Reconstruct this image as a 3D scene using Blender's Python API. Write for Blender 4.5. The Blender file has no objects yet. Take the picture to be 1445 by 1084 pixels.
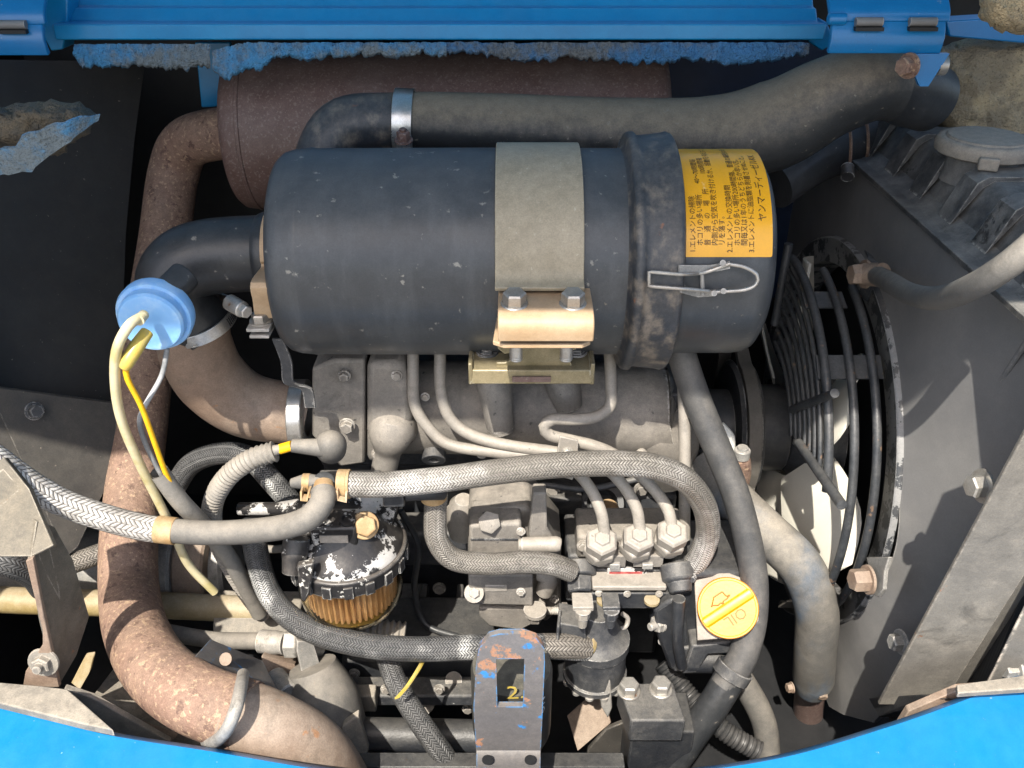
import bpy, bmesh, math, random
from mathutils import Vector, Matrix, noise
random.seed(7)
sc = bpy.context.scene
COL = sc.collection
R_ = math.radians

# ------------------------------------------------------------------ camera
PITCH, FPX, D0 = R_(31), 1251.0, 0.6255
FW = Vector((0, math.cos(PITCH), -math.sin(PITCH)))
UP = Vector((0, math.sin(PITCH), math.cos(PITCH)))
CAM = -D0 * FW
cam = bpy.data.cameras.new('camera'); camo = bpy.data.objects.new('camera', cam); COL.objects.link(camo)
cam.sensor_width = 36; cam.lens = 36 * FPX / 1445
camo.location = CAM; camo.rotation_euler = (math.pi / 2 - PITCH, 0, 0)
cam.clip_start = 0.01; cam.clip_end = 300
sc.camera = camo
# ------------------------------------------------------------------ sky, sun, exposure
TRAVEL = Vector((0.17, 0.55, -0.81)).normalized()
w = bpy.data.worlds.new('World'); sc.world = w; w.use_nodes = True
nt = w.node_tree; bg = nt.nodes['Background']
sky = nt.nodes.new('ShaderNodeTexSky'); sky.sky_type = 'NISHITA'; sky.sun_disc = False; sky.dust_density = 3.0; sky.ozone_density = 0.4
sky.sun_elevation = math.asin(-TRAVEL.z); sky.sun_rotation = math.atan2(-TRAVEL.x, -TRAVEL.y)
nt.links.new(sky.outputs[0], bg.inputs[0]); bg.inputs[1].default_value = 0.15
sun = bpy.data.lights.new('sun', 'SUN'); sun.energy = 4.6; sun.angle = R_(0.53); sun.color = (1, .93, .82)
suno = bpy.data.objects.new('sun', sun); COL.objects.link(suno)
suno.rotation_euler = TRAVEL.to_track_quat('-Z', 'Y').to_euler(); suno.location = (0, -1, 3)
sc.view_settings.view_transform = 'Standard'; sc.view_settings.look = 'None'
sc.view_settings.exposure = 0.97; sc.view_settings.gamma = 1; sc.view_settings.use_curve_mapping = False

# ------------------------------------------------------------------ picture -> place helpers
def ray(x, y): return Vector(((x - 722.5) / FPX, 0, 0)) + UP * ((542 - y) / FPX) + FW
def PY(x, y, Y=0.0):
    r = ray(x, y); return CAM + r * ((Y - CAM.y) / r.y)
def PX(x, y, X):
    r = ray(x, y); return CAM + r * (X / r.x)
def PZ(x, y, Z):
    r = ray(x, y); return CAM + r * ((Z - CAM.z) / r.z)
def mpp(p): return (p - CAM).dot(FW) / FPX            # metres per picture pixel at p
def to_cam(p): return (CAM - p).normalized()
def pts(*l): return [PY(*q) for q in l]
XV, YV, ZV = Vector((1, 0, 0)), Vector((0, 1, 0)), Vector((0, 0, 1))
def basis(ax, hint=None):
    ax = ax.normalized(); h = hint or (ZV if abs(ax.z) < .9 else XV)
    u = (h - ax * h.dot(ax)).normalized(); return u, ax.cross(u), ax

# ------------------------------------------------------------------ geometry collector
def catmull(P, step):
    if len(P) == 2:
        n = max(1, int((P[1] - P[0]).length / step)); return [(P[0].lerp(P[1], i / n), i / n) for i in range(n + 1)]
    Q = [P[0] * 2 - P[1]] + list(P) + [P[-1] * 2 - P[-2]]; out = []
    for k in range(1, len(Q) - 2):
        a, b, c, d = Q[k - 1:k + 3]; n = max(2, int((c - b).length / step))
        for i in range(n):
            t = i / n
            out.append((.5 * (2 * b + (c - a) * t + (2 * a - 5 * b + 4 * c - d) * t * t + (3 * b - a - 3 * c + d) * t ** 3), k - 1 + t))
    out.append((P[-1].copy(), len(P) - 1)); return out
ORG = {}
class G:
    def __init__(s): s.v = []; s.f = []; s.uv = {}
    def add(s, vs, fs, uvs=None):
        b = len(s.v); s.v += [Vector(q) for q in vs]
        for i, f in enumerate(fs):
            s.f.append([b + j for j in f])
            if uvs: s.uv[len(s.f) - 1] = uvs[i]
        return s
    def tube(s, P, r, n=20, step=.004, cap=True, rf=None, flat=None):
        C = catmull([Vector(p) for p in P], step); m = len(C)
        T = [(C[min(i + 1, m - 1)][0] - C[max(i - 1, 0)][0]).normalized() for i in range(m)]
        u = basis(T[0])[0]; vs = []; L = [0]
        for i in range(1, m): L.append(L[-1] + (C[i][0] - C[i - 1][0]).length)
        for i in range(m):
            u = (u - T[i] * u.dot(T[i])).normalized(); v = T[i].cross(u); t = C[i][1]
            if isinstance(r, (list, tuple)):
                k = min(int(t), len(r) - 2); rr = r[k] + (r[k + 1] - r[k]) * (t - k)
            else: rr = r
            if rf: rr *= rf(L[i])
            for j in range(n):
                a = 2 * math.pi * j / n; vs.append(C[i][0] + (u * math.cos(a) + v * math.sin(a)) * rr)
        fs, us = [], []
        for i in range(m - 1):
            for j in range(n):
                k = (j + 1) % n
                fs.append((i * n + j, i * n + k, (i + 1) * n + k, (i + 1) * n + j))
                us.append(((j / n, L[i]), ((j + 1) / n, L[i]), ((j + 1) / n, L[i + 1]), (j / n, L[i + 1])))
        if cap:
            fs += [tuple(range(n - 1, -1, -1)), tuple(range((m - 1) * n, m * n))]; us += [[(0, 0)] * n, [(0, L[-1])] * n]
        return s.add(vs, fs, us)
    def lathe(s, o, ax, prof, n=40, a0=0, a1=360, hint=None):
        u, v, ax = basis(ax, hint); vs, fs = [], []; full = abs(a1 - a0 - 360) < .01; nn = n if full else n + 1; us = []
        for (h, r) in prof:
            for j in range(nn):
                a = R_(a0 + (a1 - a0) * j / n); vs.append(o + ax * h + (u * math.cos(a) + v * math.sin(a)) * max(r, 1e-5))
        for i in range(len(prof) - 1):
            for j in range(n):
                k = (j + 1) % nn
                fs.append((i * nn + j, i * nn + k, (i + 1) * nn + k, (i + 1) * nn + j))
                us.append(((j / n, i), ((j + 1) / n, i), ((j + 1) / n, i + 1), (j / n, i + 1)))
        return s.add(vs, fs, us)
    def cyl(s, a, b, r, n=24, r2=None, ch=0):
        a, b = Vector(a), Vector(b); L = (b - a).length; r2 = r if r2 is None else r2
        p = [(0, 0), (0, r - ch), (ch, r), (L - ch, r2), (L, r2 - ch), (L, 0)] if ch else [(0, 0), (0, r), (L, r2), (L, 0)]
        return s.lathe(a, b - a, p, n)
    def pipe_end(s, a, b, r, ri, n=24, depth=None):
        L = (b - a).length; d = depth or L * .6
        return s.lathe(a, b - a, [(0, 0), (0, r), (L, r), (L, ri), (L - d, ri), (L - d, 0)], n)
    def box(s, c, size, ax=None):
        X, Y, Z = ax or (XV, YV, ZV); hx, hy, hz = [q / 2 for q in size]
        vs = [c + X * (hx * i) + Y * (hy * j) + Z * (hz * k) for k in (-1, 1) for j in (-1, 1) for i in (-1, 1)]
        return s.add(vs, [(0, 2, 3, 1), (4, 5, 7, 6), (0, 1, 5, 4), (2, 6, 7, 3), (0, 4, 6, 2), (1, 3, 7, 5)])
    def prism(s, poly, ext):
        poly = [Vector(p) for p in poly]; n = len(poly); ext = Vector(ext)
        nrm = Vector((0, 0, 0))
        for i in range(n): nrm += poly[i].cross(poly[(i + 1) % n])
        if nrm.dot(ext) > 0: poly = poly[::-1]
        vs = poly + [p + ext for p in poly]
        return s.add(vs, [tuple(range(n)), tuple(range(2 * n - 1, n - 1, -1))] + [(i, i + n, (i + 1) % n + n, (i + 1) % n) for i in range(n)])
    def strip(s, P, wid, th, step=.004, smooth=True):
        """flat band: path P, half-width vector wid, thickness th"""
        C = [c[0] for c in catmull([Vector(p) for p in P], step)] if smooth else [Vector(p) for p in P]; m = len(C); vs = []; fs = []
        for i in range(m):
            T = (C[min(i + 1, m - 1)] - C[max(i - 1, 0)]).normalized(); N = T.cross(wid).normalized() * (th / 2)
            vs += [C[i] - wid - N, C[i] + wid - N, C[i] + wid + N, C[i] - wid + N]
        for i in range(m - 1):
            for j in range(4):
                k = (j + 1) % 4; fs.append((i * 4 + j, i * 4 + k, (i + 1) * 4 + k, (i + 1) * 4 + j))
        fs += [(3, 2, 1, 0), tuple(range((m - 1) * 4, m * 4))]
        return s.add(vs, fs)
    def bolt(s, o, ax, r, h=None, washer=1.35, stud=0, flange=False, rot=0):
        ax = ax.normalized(); h = h or r * 1.2; u = basis(ax)[0]
        hint = (Matrix.Rotation(R_(rot), 3, ax) @ u); t = 0
        if washer: t = r * .22; s.lathe(o, ax, [(0, 0), (0, r * washer), (t, r * washer * (.97 if not flange else .85)), (t, 0)], 24)
        s.lathe(o + ax * t, ax, [(0, 0), (0, r), (h * .86, r), (h, r * .86), (h, 0)], 6, hint=hint)
        if stud: s.lathe(o + ax * (t + h), ax, [(0, r * .5), (stud * .85, r * .5), (stud, r * .4), (stud, 0)], 14)
        return s
    def build(s, name, mat, parent=None, bevel=0, ang=35, origin=None, seg=2):
        me = bpy.data.meshes.new(name); o0 = ORG[parent.name] if parent else (origin or Vector((0, 0, 0)))
        if not parent and origin is None and s.v:
            lo = [min(q[i] for q in s.v) for i in range(3)]; hi = [max(q[i] for q in s.v) for i in range(3)]
            o0 = Vector(((lo[0] + hi[0]) / 2, (lo[1] + hi[1]) / 2, lo[2]))
        me.from_pydata([q - o0 for q in s.v], [], s.f); me.update()
        if s.uv:
            ul = me.uv_layers.new(name='UVMap')
            for p in me.polygons:
                if p.index in s.uv:
                    for k, li in enumerate(p.loop_indices): ul.data[li].uv = s.uv[p.index][k]
        bm = bmesh.new(); bm.from_mesh(me); bmesh.ops.recalc_face_normals(bm, faces=bm.faces); bm.to_mesh(me); bm.free()
        me.polygons.foreach_set('use_smooth', [True] * len(me.polygons)); me.set_sharp_from_angle(angle=R_(ang))
        ob = bpy.data.objects.new(name, me); COL.objects.link(ob); me.materials.append(M[mat] if isinstance(mat, str) else mat)
        if parent: ob.parent = parent
        else: ob.location = o0
        ORG[ob.name] = o0
        if bevel:
            b = ob.modifiers.new('edge', 'BEVEL'); b.width = bevel; b.segments = seg; b.limit_method = 'ANGLE'; b.angle_limit = R_(40); b.harden_normals = False
        return ob
def tag(o, label, cat, group=None):
    o['label'] = label; o['category'] = cat
    if group: o['group'] = group
    return o
def struct(o): o['kind'] = 'structure'; return o
def thing(name, label, cat, loc, group=None):
    o = bpy.data.objects.new(name, None); COL.objects.link(o); o.location = loc; o.empty_display_size = .01
    ORG[o.name] = Vector(loc); return tag(o, label, cat, group)

# ------------------------------------------------------------------ materials
M = {}
def srgb(r, g, b):
    f = lambda c: (c / 12.92 if c <= .04045 else ((c + .055) / 1.055) ** 2.4)
    return (f(r / 255), f(g / 255), f(b / 255), 1)
class N:
    def __init__(s, name):
        m = bpy.data.materials.new(name); m.use_nodes = True; s.m = m; s.t = m.node_tree; s.b = s.t.nodes['Principled BSDF']; M[name] = m
        s.tc = s.t.nodes.new('ShaderNodeTexCoord')
    def n(s, typ, **kw):
        x = s.t.nodes.new('ShaderNode' + typ)
        for k, v in kw.items(): setattr(x, k, v)
        return x
    def l(s, a, b): s.t.links.new(a, b)
    def noise(s, scale, detail=5, rough=.6, vec=None, dist=0):
        x = s.n('TexNoise'); x.inputs['Scale'].default_value = scale; x.inputs['Detail'].default_value = detail
        x.inputs['Roughness'].default_value = rough; x.inputs['Distortion'].default_value = dist
        s.l(vec or s.tc.outputs['Object'], x.inputs['Vector']); return x.outputs['Fac']
    def ramp(s, fac, a, b, inv=False):
        x = s.n('MapRange', interpolation_type='SMOOTHSTEP'); s.l(fac, x.inputs[0])
        x.inputs[1].default_value = a; x.inputs[2].default_value = b
        if inv: x.inputs[3].default_value = 1; x.inputs[4].default_value = 0
        return x.outputs[0]
    def math(s, op, a, b=0.0, c=None):
        x = s.n('Math', operation=op)
        for i, q in enumerate((a, b) if c is None else (a, b, c)):
            if isinstance(q, (int, float)): x.inputs[i].default_value = q
            else: s.l(q, x.inputs[i])
        return x.outputs[0]
    def mix(s, fac, a, b):
        x = s.n('Mix', data_type='RGBA')
        for i, q in ((0, fac), (6, a), (7, b)):
            if isinstance(q, tuple): x.inputs[i].default_value = q if len(q) == 4 else (*q, 1)
            elif isinstance(q, (int, float)): x.inputs[i].default_value = q
            else: s.l(q, x.inputs[i])
        return x.outputs[2]
    def bump(s, h, strength=.3, dist=.001, prev=None):
        x = s.n('Bump'); x.inputs['Strength'].default_value = strength; x.inputs['Distance'].default_value = dist
        s.l(h, x.inputs['Height'])
        if prev: s.l(prev, x.inputs['Normal'])
        return x.outputs[0]
DUST = (.30, .255, .205)
WEAR = {}
def mat(name, col, col2=None, rough=.6, metal=0.0, vs=40, dust=0.0, dcol=DUST, ds=22, spots=None, chips=None, bump=.25, bs=350, coat=0, spec=.5, lo=.35, hi=.68, streak=None, wear=None, grain=.35, stain=0.0, nzw=.2):
    """worn painted / bare surface: two tones, settled dust, spots (colour, amount, scale), chips (colour, amount, scale), rubbed edges"""
    k = N(name); c = k.mix(k.ramp(k.noise(vs, 7), lo, hi), col, col2 or tuple(q * .7 for q in col[:3]))
    ro = k.math('ADD', k.math('MULTIPLY', k.noise(vs * 3, 4), .25), rough - .12)
    if streak:
        mp = k.n('Mapping'); mp.inputs['Scale'].default_value = streak[2]; k.l(k.tc.outputs['Object'], mp.inputs[0])
        f = k.math('MULTIPLY', k.ramp(k.noise(streak[3], 5, vec=mp.outputs[0]), .45, .75), streak[1]); c = k.mix(f, c, streak[0])
    if chips:
        cn = k.noise(chips[2], 6, .7); f = k.ramp(cn, 1 - chips[1] - .012, 1 - chips[1] + .012); c = k.mix(f, c, chips[0])
    nrm = k.n('NewGeometry').outputs['Normal']; sp = k.n('SeparateXYZ'); k.l(nrm, sp.inputs[0])
    fine = k.noise(ds * 9, 5, .75)
    if dust:
        a = k.math('ADD', k.math('MULTIPLY', k.noise(ds, 7, .7), .42), k.math('MULTIPLY', sp.outputs[2], nzw)); a = k.math('ADD', a, k.math('MULTIPLY', k.math('SUBTRACT', fine, .5), .4))
        f = k.math('MULTIPLY', k.ramp(a, .14, .60), min(dust, 1.0)); c = k.mix(f, c, dcol); ro = k.math('ADD', ro, k.math('MULTIPLY', f, .3))
    if spots:
        f = k.ramp(k.noise(spots[2], 4, .55), 1 - spots[1] - .02, 1 - spots[1] + .05); c = k.mix(k.math('MULTIPLY', f, .8), c, spots[0])
    if stain:                                   # oily dark blots
        f = k.math('MULTIPLY', k.ramp(k.noise(ds * 2.2 + 7, 6, .72, dist=.6), .53, .66), stain); c = k.mix(f, c, (.018, .017, .016)); ro = k.math('SUBTRACT', ro, k.math('MULTIPLY', f, .2))
    if wear:
        bv = k.n('Bevel', samples=4); bv.inputs['Radius'].default_value = .0014; dt = k.n('VectorMath', operation='DOT_PRODUCT'); k.l(bv.outputs[0], dt.inputs[0]); k.l(nrm, dt.inputs[1])
        f = k.math('MULTIPLY', k.ramp(dt.outputs['Value'], .86, .985, True), k.ramp(k.noise(110, 5, .7), .44, .56)); c = k.mix(f, c, wear)
    grain *= .62
    if grain:
        x = k.n('Mix', data_type='RGBA', blend_type='MULTIPLY'); x.inputs[0].default_value = 1; k.l(c, x.inputs[6])
        gn = k.math('ADD', k.math('MULTIPLY', k.ramp(k.noise(1100, 3, .8), .3, .7), grain * 1.1), 1 - grain * .55); gm = k.math('ADD', k.math('MULTIPLY', k.ramp(fine, .3, .7), grain * .8), 1 - grain * .4)
        cb = k.n('CombineColor'); gv = k.math('MULTIPLY', gn, gm)
        for i in range(3): k.l(gv, cb.inputs[i])
        k.l(cb.outputs[0], x.inputs[7]); c = x.outputs[2]
    k.l(c, k.b.inputs['Base Color']); k.l(ro, k.b.inputs['Roughness']); k.b.inputs['Metallic'].default_value = metal
    k.b.inputs['Specular IOR Level'].default_value = spec
    h = k.bump(k.noise(bs, 4, .6), bump, .0006); h = k.bump(k.noise(vs * 1.5, 4), bump * .5, .002, h); k.l(h, k.b.inputs['Normal'])
    if coat: k.b.inputs['Coat Weight'].default_value = coat; k.b.inputs['Coat Roughness'].default_value = .25
    return k
BLUE = (.002, .17, .48)
mat('blue_paint', (.001, .24, .52), (.003, .21, .47), .36, dust=.35, ds=12, dcol=(.08, .25, .4), bump=.12, coat=.2, chips=((.6, .6, .6), .285, 45), wear=(.15, .45, .72), grain=.12)
mat('blue_shaded', (.002, .016, .05), (.002, .012, .038), .5, vs=20, dust=.2, dcol=(.03, .04, .06))  # the blue paint darkened to navy: deep shade put into the colour
mat('blue_edge', (.001, .155, .40), (.002, .14, .365), .32, dust=.2, ds=9, dcol=(.04, .21, .36), bump=.06, coat=.3, vs=12, grain=.15, chips=((.25, .4, .5), .29, 60), spots=((.35, .38, .4), .28, 300))
mat('black_shell', (.036, .041, .047), (.048, .054, .06), .36, vs=10, dust=.7, ds=7, dcol=(.095, .099, .102), spots=((.27, .26, .23), .325, 150), bump=.1, bs=500, streak=((.085, .093, .10), .55, (22, 6, 4), 3), grain=.3, nzw=.25, chips=((.19, .165, .13), .315, 60))
mat('black_ring', (.024, .028, .034), (.038, .042, .05), .42, vs=30, dust=.6, ds=30, dcol=(.12, .115, .105), streak=((.24, .20, .155), .75, (1, .8, .8), 95), spots=((.22, .09, .045), .29, 90), bump=.25, wear=(.3, .27, .22))
mat('khaki_strap', (.27, .232, .16), (.33, .285, .205), .48, vs=30, dust=.6, dcol=(.36, .31, .225), bump=.15, bs=700, spots=((.42, .38, .29), .33, 420), grain=.35, wear=(.45, .4, .3))
mat('zinc_yellow', (.38, .26, .15), (.45, .33, .21), .48, .1, vs=40, dust=.6, dcol=(.43, .305, .2), bump=.15, grain=.22, wear=(.55, .43, .3))
mat('zinc_olive', (.17, .145, .08), (.25, .21, .125), .42, .45, vs=45, dust=.4, dcol=(.3, .26, .18), bump=.2, grain=.35, wear=(.5, .47, .38))
mat('zinc', (.5, .49, .46), (.36, .34, .31), .38, .7, vs=60, dust=.35, bump=.15, spots=((.25, .12, .06), .3, 120))
mat('steel_clamp', (.6, .6, .59), (.45, .44, .42), .3, .85, vs=60, dust=.25, bump=.1)
mat('muffler_rust', (.12, .068, .055), (.15, .10, .086), .5, vs=16, dust=.5, ds=14, dcol=(.16, .128, .118), spots=((.21, .16, .14), .42, 480), bump=.4, bs=500, grain=.4)
k = mat('pipe_rust', (.2, .122, .09), (.255, .168, .122), .72, vs=40, dust=.4, ds=26, dcol=(.28, .195, .14), spots=((.36, .25, .165), .42, 300), chips=((.11, .064, .05), .41, 110), bump=1.0, bs=420, grain=.6, streak=((.13, .088, .072), .7, (1, 1, .35), 30))
mat('pipe_rust_soft', (.21, .145, .105), (.25, .19, .145), .6, vs=18, dust=.6, ds=14, dcol=(.29, .245, .20), bump=.3, bs=500, spots=((.3, .15, .07), .33, 70), grain=.45, stain=.25)
mat('black_rubber', (.02, .022, .025), (.034, .036, .039), .38, vs=25, dust=.35, ds=18, dcol=(.085, .085, .082), bump=.2, bs=450, spots=((.22, .2, .17), .3, 160))
mat('hose_rubber', (.018, .020, .022), (.03, .031, .031), .46, vs=14, dust=1.0, ds=12, dcol=(.175, .145, .105), bump=.3, bs=600, spots=((.19, .17, .135), .33, 220), grain=.45, nzw=.5)
mat('hose_grey', (.095, .094, .091), (.135, .128, .116), .6, vs=16, dust=.75, ds=10, dcol=(.26, .232, .195), bump=.25, bs=700, grain=.3, stain=.2, nzw=.3)
mat('hose_dark', (.045, .047, .05), (.08, .08, .08), .5, vs=12, dust=.75, ds=9, dcol=(.2, .18, .155), bump=.25, bs=600, grain=.35)
mat('hose_radiator', (.12, .118, .112), (.17, .16, .142), .6, vs=18, dust=.8, ds=12, dcol=(.31, .275, .225), streak=((.045, .11, .2), .75, (1, 1, .6), 22), bump=.3, bs=600, grain=.35, stain=.2)
mat('engine_grey', (.15, .14, .127), (.2, .185, .165), .58, vs=20, dust=.8, ds=12, dcol=(.33, .295, .25), bump=.4, bs=1100, spots=((.05, .05, .05), .325, 170), grain=.35, stain=.25, wear=(.5, .48, .44))
mat('engine_dark', (.032, .035, .041), (.052, .055, .06), .46, vs=26, dust=.6, ds=16, dcol=(.2, .185, .16), bump=.5, bs=800, chips=((.5, .5, .49), .29, 110), grain=.5, wear=(.42, .41, .39))
mat('line_grey', (.23, .212, .188), (.27, .25, .22), .48, vs=30, dust=.7, ds=16, dcol=(.36, .322, .272), bump=.15, bs=900, grain=.28, stain=.2, wear=(.5, .48, .45), spots=((.06, .06, .06), .3, 150))
mat('cast_black', (.016, .018, .023), (.028, .031, .036), .42, vs=22, dust=.4, ds=16, dcol=(.15, .14, .12), bump=.4, bs=600, grain=.4, wear=(.3, .29, .27))
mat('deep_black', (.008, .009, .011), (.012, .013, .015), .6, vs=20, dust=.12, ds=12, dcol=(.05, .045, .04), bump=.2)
mat('panel_dark', (.034, .032, .03), (.05, .047, .042), .62, vs=12, dust=.6, ds=8, dcol=(.11, .097, .08), bump=.2, spots=((.22, .19, .15), .3, 260), grain=.4, wear=(.28, .26, .23))
mat('shroud_grey', (.15, .15, .152), (.185, .183, .18), .45, vs=8, dust=.6, ds=5, dcol=(.25, .235, .21), bump=.1, bs=500, chips=((.03, .033, .038), .285, 50), grain=.18, wear=(.36, .35, .33))
mat('shroud_lip', (.2, .205, .21), (.26, .262, .262), .45, vs=30, dust=.3, chips=((.04, .045, .052), .47, 55), bump=.2, grain=.3, wear=(.45, .45, .44))
mat('frame_grey', (.14, .132, .118), (.2, .188, .165), .6, vs=16, dust=.9, ds=10, dcol=(.33, .29, .235), chips=((.22, .10, .05), .31, 50), bump=.3, spots=((.03, .2, .5), .28, 36), grain=.45, stain=.4, wear=(.45, .4, .34))
mat('tank_black', (.035, .037, .04), (.055, .057, .06), .45, vs=14, dust=1.0, ds=9, dcol=(.25, .24, .22), bump=.3, streak=((.22, .21, .19), .7, (3, 3, 1), 10), chips=((.008, .009, .01), .39, 24), grain=.4, wear=(.32, .31, .28), nzw=.14)
mat('cap_dust', (.23, .205, .17), (.19, .172, .148), .7, vs=60, dust=.7, dcol=(.33, .29, .235), bump=.3, grain=.35, wear=(.12, .11, .1))
mat('wire_black', (.022, .026, .032), (.045, .05, .056), .38, vs=60, dust=.35, ds=50, dcol=(.2, .185, .165), spots=((.2, .13, .085), .34, 110), bump=.3, grain=.4)
mat('fan_white', (.70, .68, .60), (.62, .60, .53), .42, vs=12, dust=.4, ds=8, dcol=(.46, .42, .35), bump=.06, grain=.12)
mat('belt', (.08, .075, .065), (.11, .1, .09), .75, vs=30, bump=.3)
mat('silver', (.6, .59, .57), (.42, .41, .39), .3, .3, vs=40, dust=.15, chips=((.022, .022, .024), .52, 30), bump=.15, grain=.2)
mat('black_chipped', (.016, .016, .018), (.034, .034, .036), .35, vs=50, chips=((.6, .59, .55), .40, 70), dust=.3, bump=.2, wear=(.7, .69, .65), grain=.3)
mat('brass', (.34, .21, .09), (.45, .32, .17), .6, .2, vs=80, dust=.4, bump=.3)
mat('rubber_brown', (.11, .085, .06), (.16, .12, .08), .7, vs=30, dust=.5, bump=.3)
mat('yellow_wire', (.85, .47, .01), (.8, .42, .01), .4, vs=20, bump=.05)
mat('grey_wire', (.16, .17, .18), (.5, .5, .5), .4, vs=30, bump=.05)
mat('conduit', (.19, .183, .168), (.25, .235, .21), .55, vs=30, dust=.7, bump=.15, grain=.3, stain=.2)
mat('olive_pipe', (.27, .2, .075), (.33, .27, .16), .5, vs=16, dust=.7, dcol=(.35, .30, .24), bump=.15)
mat('black_loom', (.02, .022, .024), (.035, .036, .038), .4, vs=30, dust=.4, dcol=(.13, .12, .11), bump=.15)
mat('plate_worn', (.10, .097, .10), (.13, .125, .128), .46, vs=18, dust=.3, chips=((.3, .16, .10), .40, 42), spots=((.012, .19, .5), .345, 90), bump=.3, grain=.3, wear=(.03, .22, .5))
mat('yellow_label', (.84, .40, .004), (.87, .43, .008), .32, vs=10, bump=.04, spots=((.85, .7, .4), .29, 60), coat=.3, grain=.08)
mat('ink', (.02, .015, .01), (.02, .015, .01), .5, bump=0)
mat('white_ink', (.7, .7, .66), (.6, .6, .56), .5, bump=0)
mat('red_ink', (.25, .03, .03), (.4, .1, .09), .5, bump=0, vs=300)
mat('cap_yellow', (.78, .27, .003), (.82, .33, .006), .36, vs=14, dust=.35, dcol=(.6, .33, .1), bump=.1, grain=.25, stain=.12)
mat('cap_yellow_ink', (.22, .085, .004), (.26, .1, .004), .55, bump=.05)
mat('oil_dark', (.2, .18, .155), (.3, .27, .235), .6, vs=60, dust=.5, bump=.5)
mat('oil_can', (.03, .03, .028), (.05, .05, .045), .4, vs=20, dust=.7, ds=14, dcol=(.16, .15, .12), bump=.2, grain=.4)
mat('bracket_brown', (.10, .09, .072), (.145, .13, .105), .6, vs=14, dust=.8, ds=11, dcol=(.21, .18, .135), bump=.3, chips=((.24, .11, .06), .32, 45), grain=.45, stain=.35, wear=(.4, .36, .3))
mat('sheet_shaded', (.012, .012, .012), (.018, .018, .017), .6, vs=12, dust=.3, ds=7, dcol=(.06, .053, .044), bump=.15, spots=((.2, .17, .14), .29, 260), grain=.3)  # blacker copy of the left panel colour, painting the shade on its upper part
mat('ground', (.24, .22, .19), (.3, .28, .25), .9, vs=2, bump=.2, bs=30)
mat('tin_grey', (.24, .24, .232), (.33, .32, .30), .45, .2, vs=26, dust=.8, dcol=(.36, .32, .27), bump=.25, grain=.45, stain=.4, spots=((.3, .16, .08), .32, 70), wear=(.55, .53, .5))

def foam(name, c, c2, amt):
    k = N(name); f = k.ramp(k.noise(amt, 6, .7), .40, .58); col = k.mix(f, c, c2); col = k.mix(k.math('MULTIPLY', k.ramp(k.noise(700, 3), .55, .75), .7), col, (.02, .02, .02))
    k.l(col, k.b.inputs['Base Color']); k.b.inputs['Roughness'].default_value = .85
    h = k.bump(k.noise(520, 3, .6), 1, .0025); h = k.bump(k.noise(120, 4), .8, .004, h); k.l(h, k.b.inputs['Normal'])
foam('foam_blue', (.06, .25, .48), (.16, .2, .225), 26)
foam('foam_grey', (.13, .145, .155), (.045, .17, .36), 18)
foam('foam_tan', (.42, .34, .21), (.24, .2, .135), 30)
foam('foam_black', (.07, .066, .056), (.14, .11, .07), 16)

def braid(name, lo, hi, cols=18, pitch=.0021, metal=.1, patch=((.75, .75, .74), 16)):
    k = N(name); uv = k.n('SeparateXYZ'); k.l(k.tc.outputs['UV'], uv.inputs[0])
    a = k.math('MULTIPLY', uv.outputs[0], cols); tri = k.math('ADD', k.math('PINGPONG', a, 1.0), k.math('MULTIPLY', k.noise(90, 3), .9))
    s = k.math('ADD', k.math('DIVIDE', uv.outputs[1], pitch), k.math('MULTIPLY', tri, 1.15))
    fr = k.math('ABSOLUTE', k.math('SINE', k.math('MULTIPLY', s, math.pi)))
    edge = k.math('ABSOLUTE', k.math('SUBTRACT', k.math('FRACT', a), .5)); col_h = k.ramp(edge, .5, .34)
    h = k.math('MULTIPLY', k.math('POWER', fr, .7), k.math('ADD', k.math('MULTIPLY', col_h, .5), .5))
    p = k.ramp(k.noise(patch[1], 3), patch[2] if len(patch) > 2 else .52, .70); top = k.mix(p, hi, patch[0])
    top = k.mix(k.math('MULTIPLY', k.ramp(k.noise(180, 3), .42, .7), .55), top, lo)
    c = k.mix(k.ramp(k.math('ADD', h, k.math('MULTIPLY', k.math('SUBTRACT', k.noise(700, 3, .7), .5), .7)), .15, .85), lo, top)
    c = k.mix(k.math('MULTIPLY', k.ramp(k.noise(30, 5), .45, .7), .45), c, tuple(q * .8 for q in hi))
    k.l(c, k.b.inputs['Base Color']); k.b.inputs['Roughness'].default_value = .5; k.b.inputs['Metallic'].default_value = metal
    k.l(k.bump(h, .7, .0008), k.b.inputs['Normal'])
braid('braid_grey', (.07, .065, .058), (.205, .19, .168), patch=((.68, .66, .63), 13, .46))
braid('braid_bright', (.12, .11, .1), (.34, .315, .285), patch=((.9, .89, .87), 12, .3), pitch=.0034, cols=13)
braid('braid_black', (.022, .024, .026), (.10, .10, .10), patch=((.6, .6, .58), 24))
braid('braid_worn', (.055, .05, .044), (.21, .19, .165), cols=16, pitch=.0026, patch=((.3, .28, .25), 20))

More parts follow.
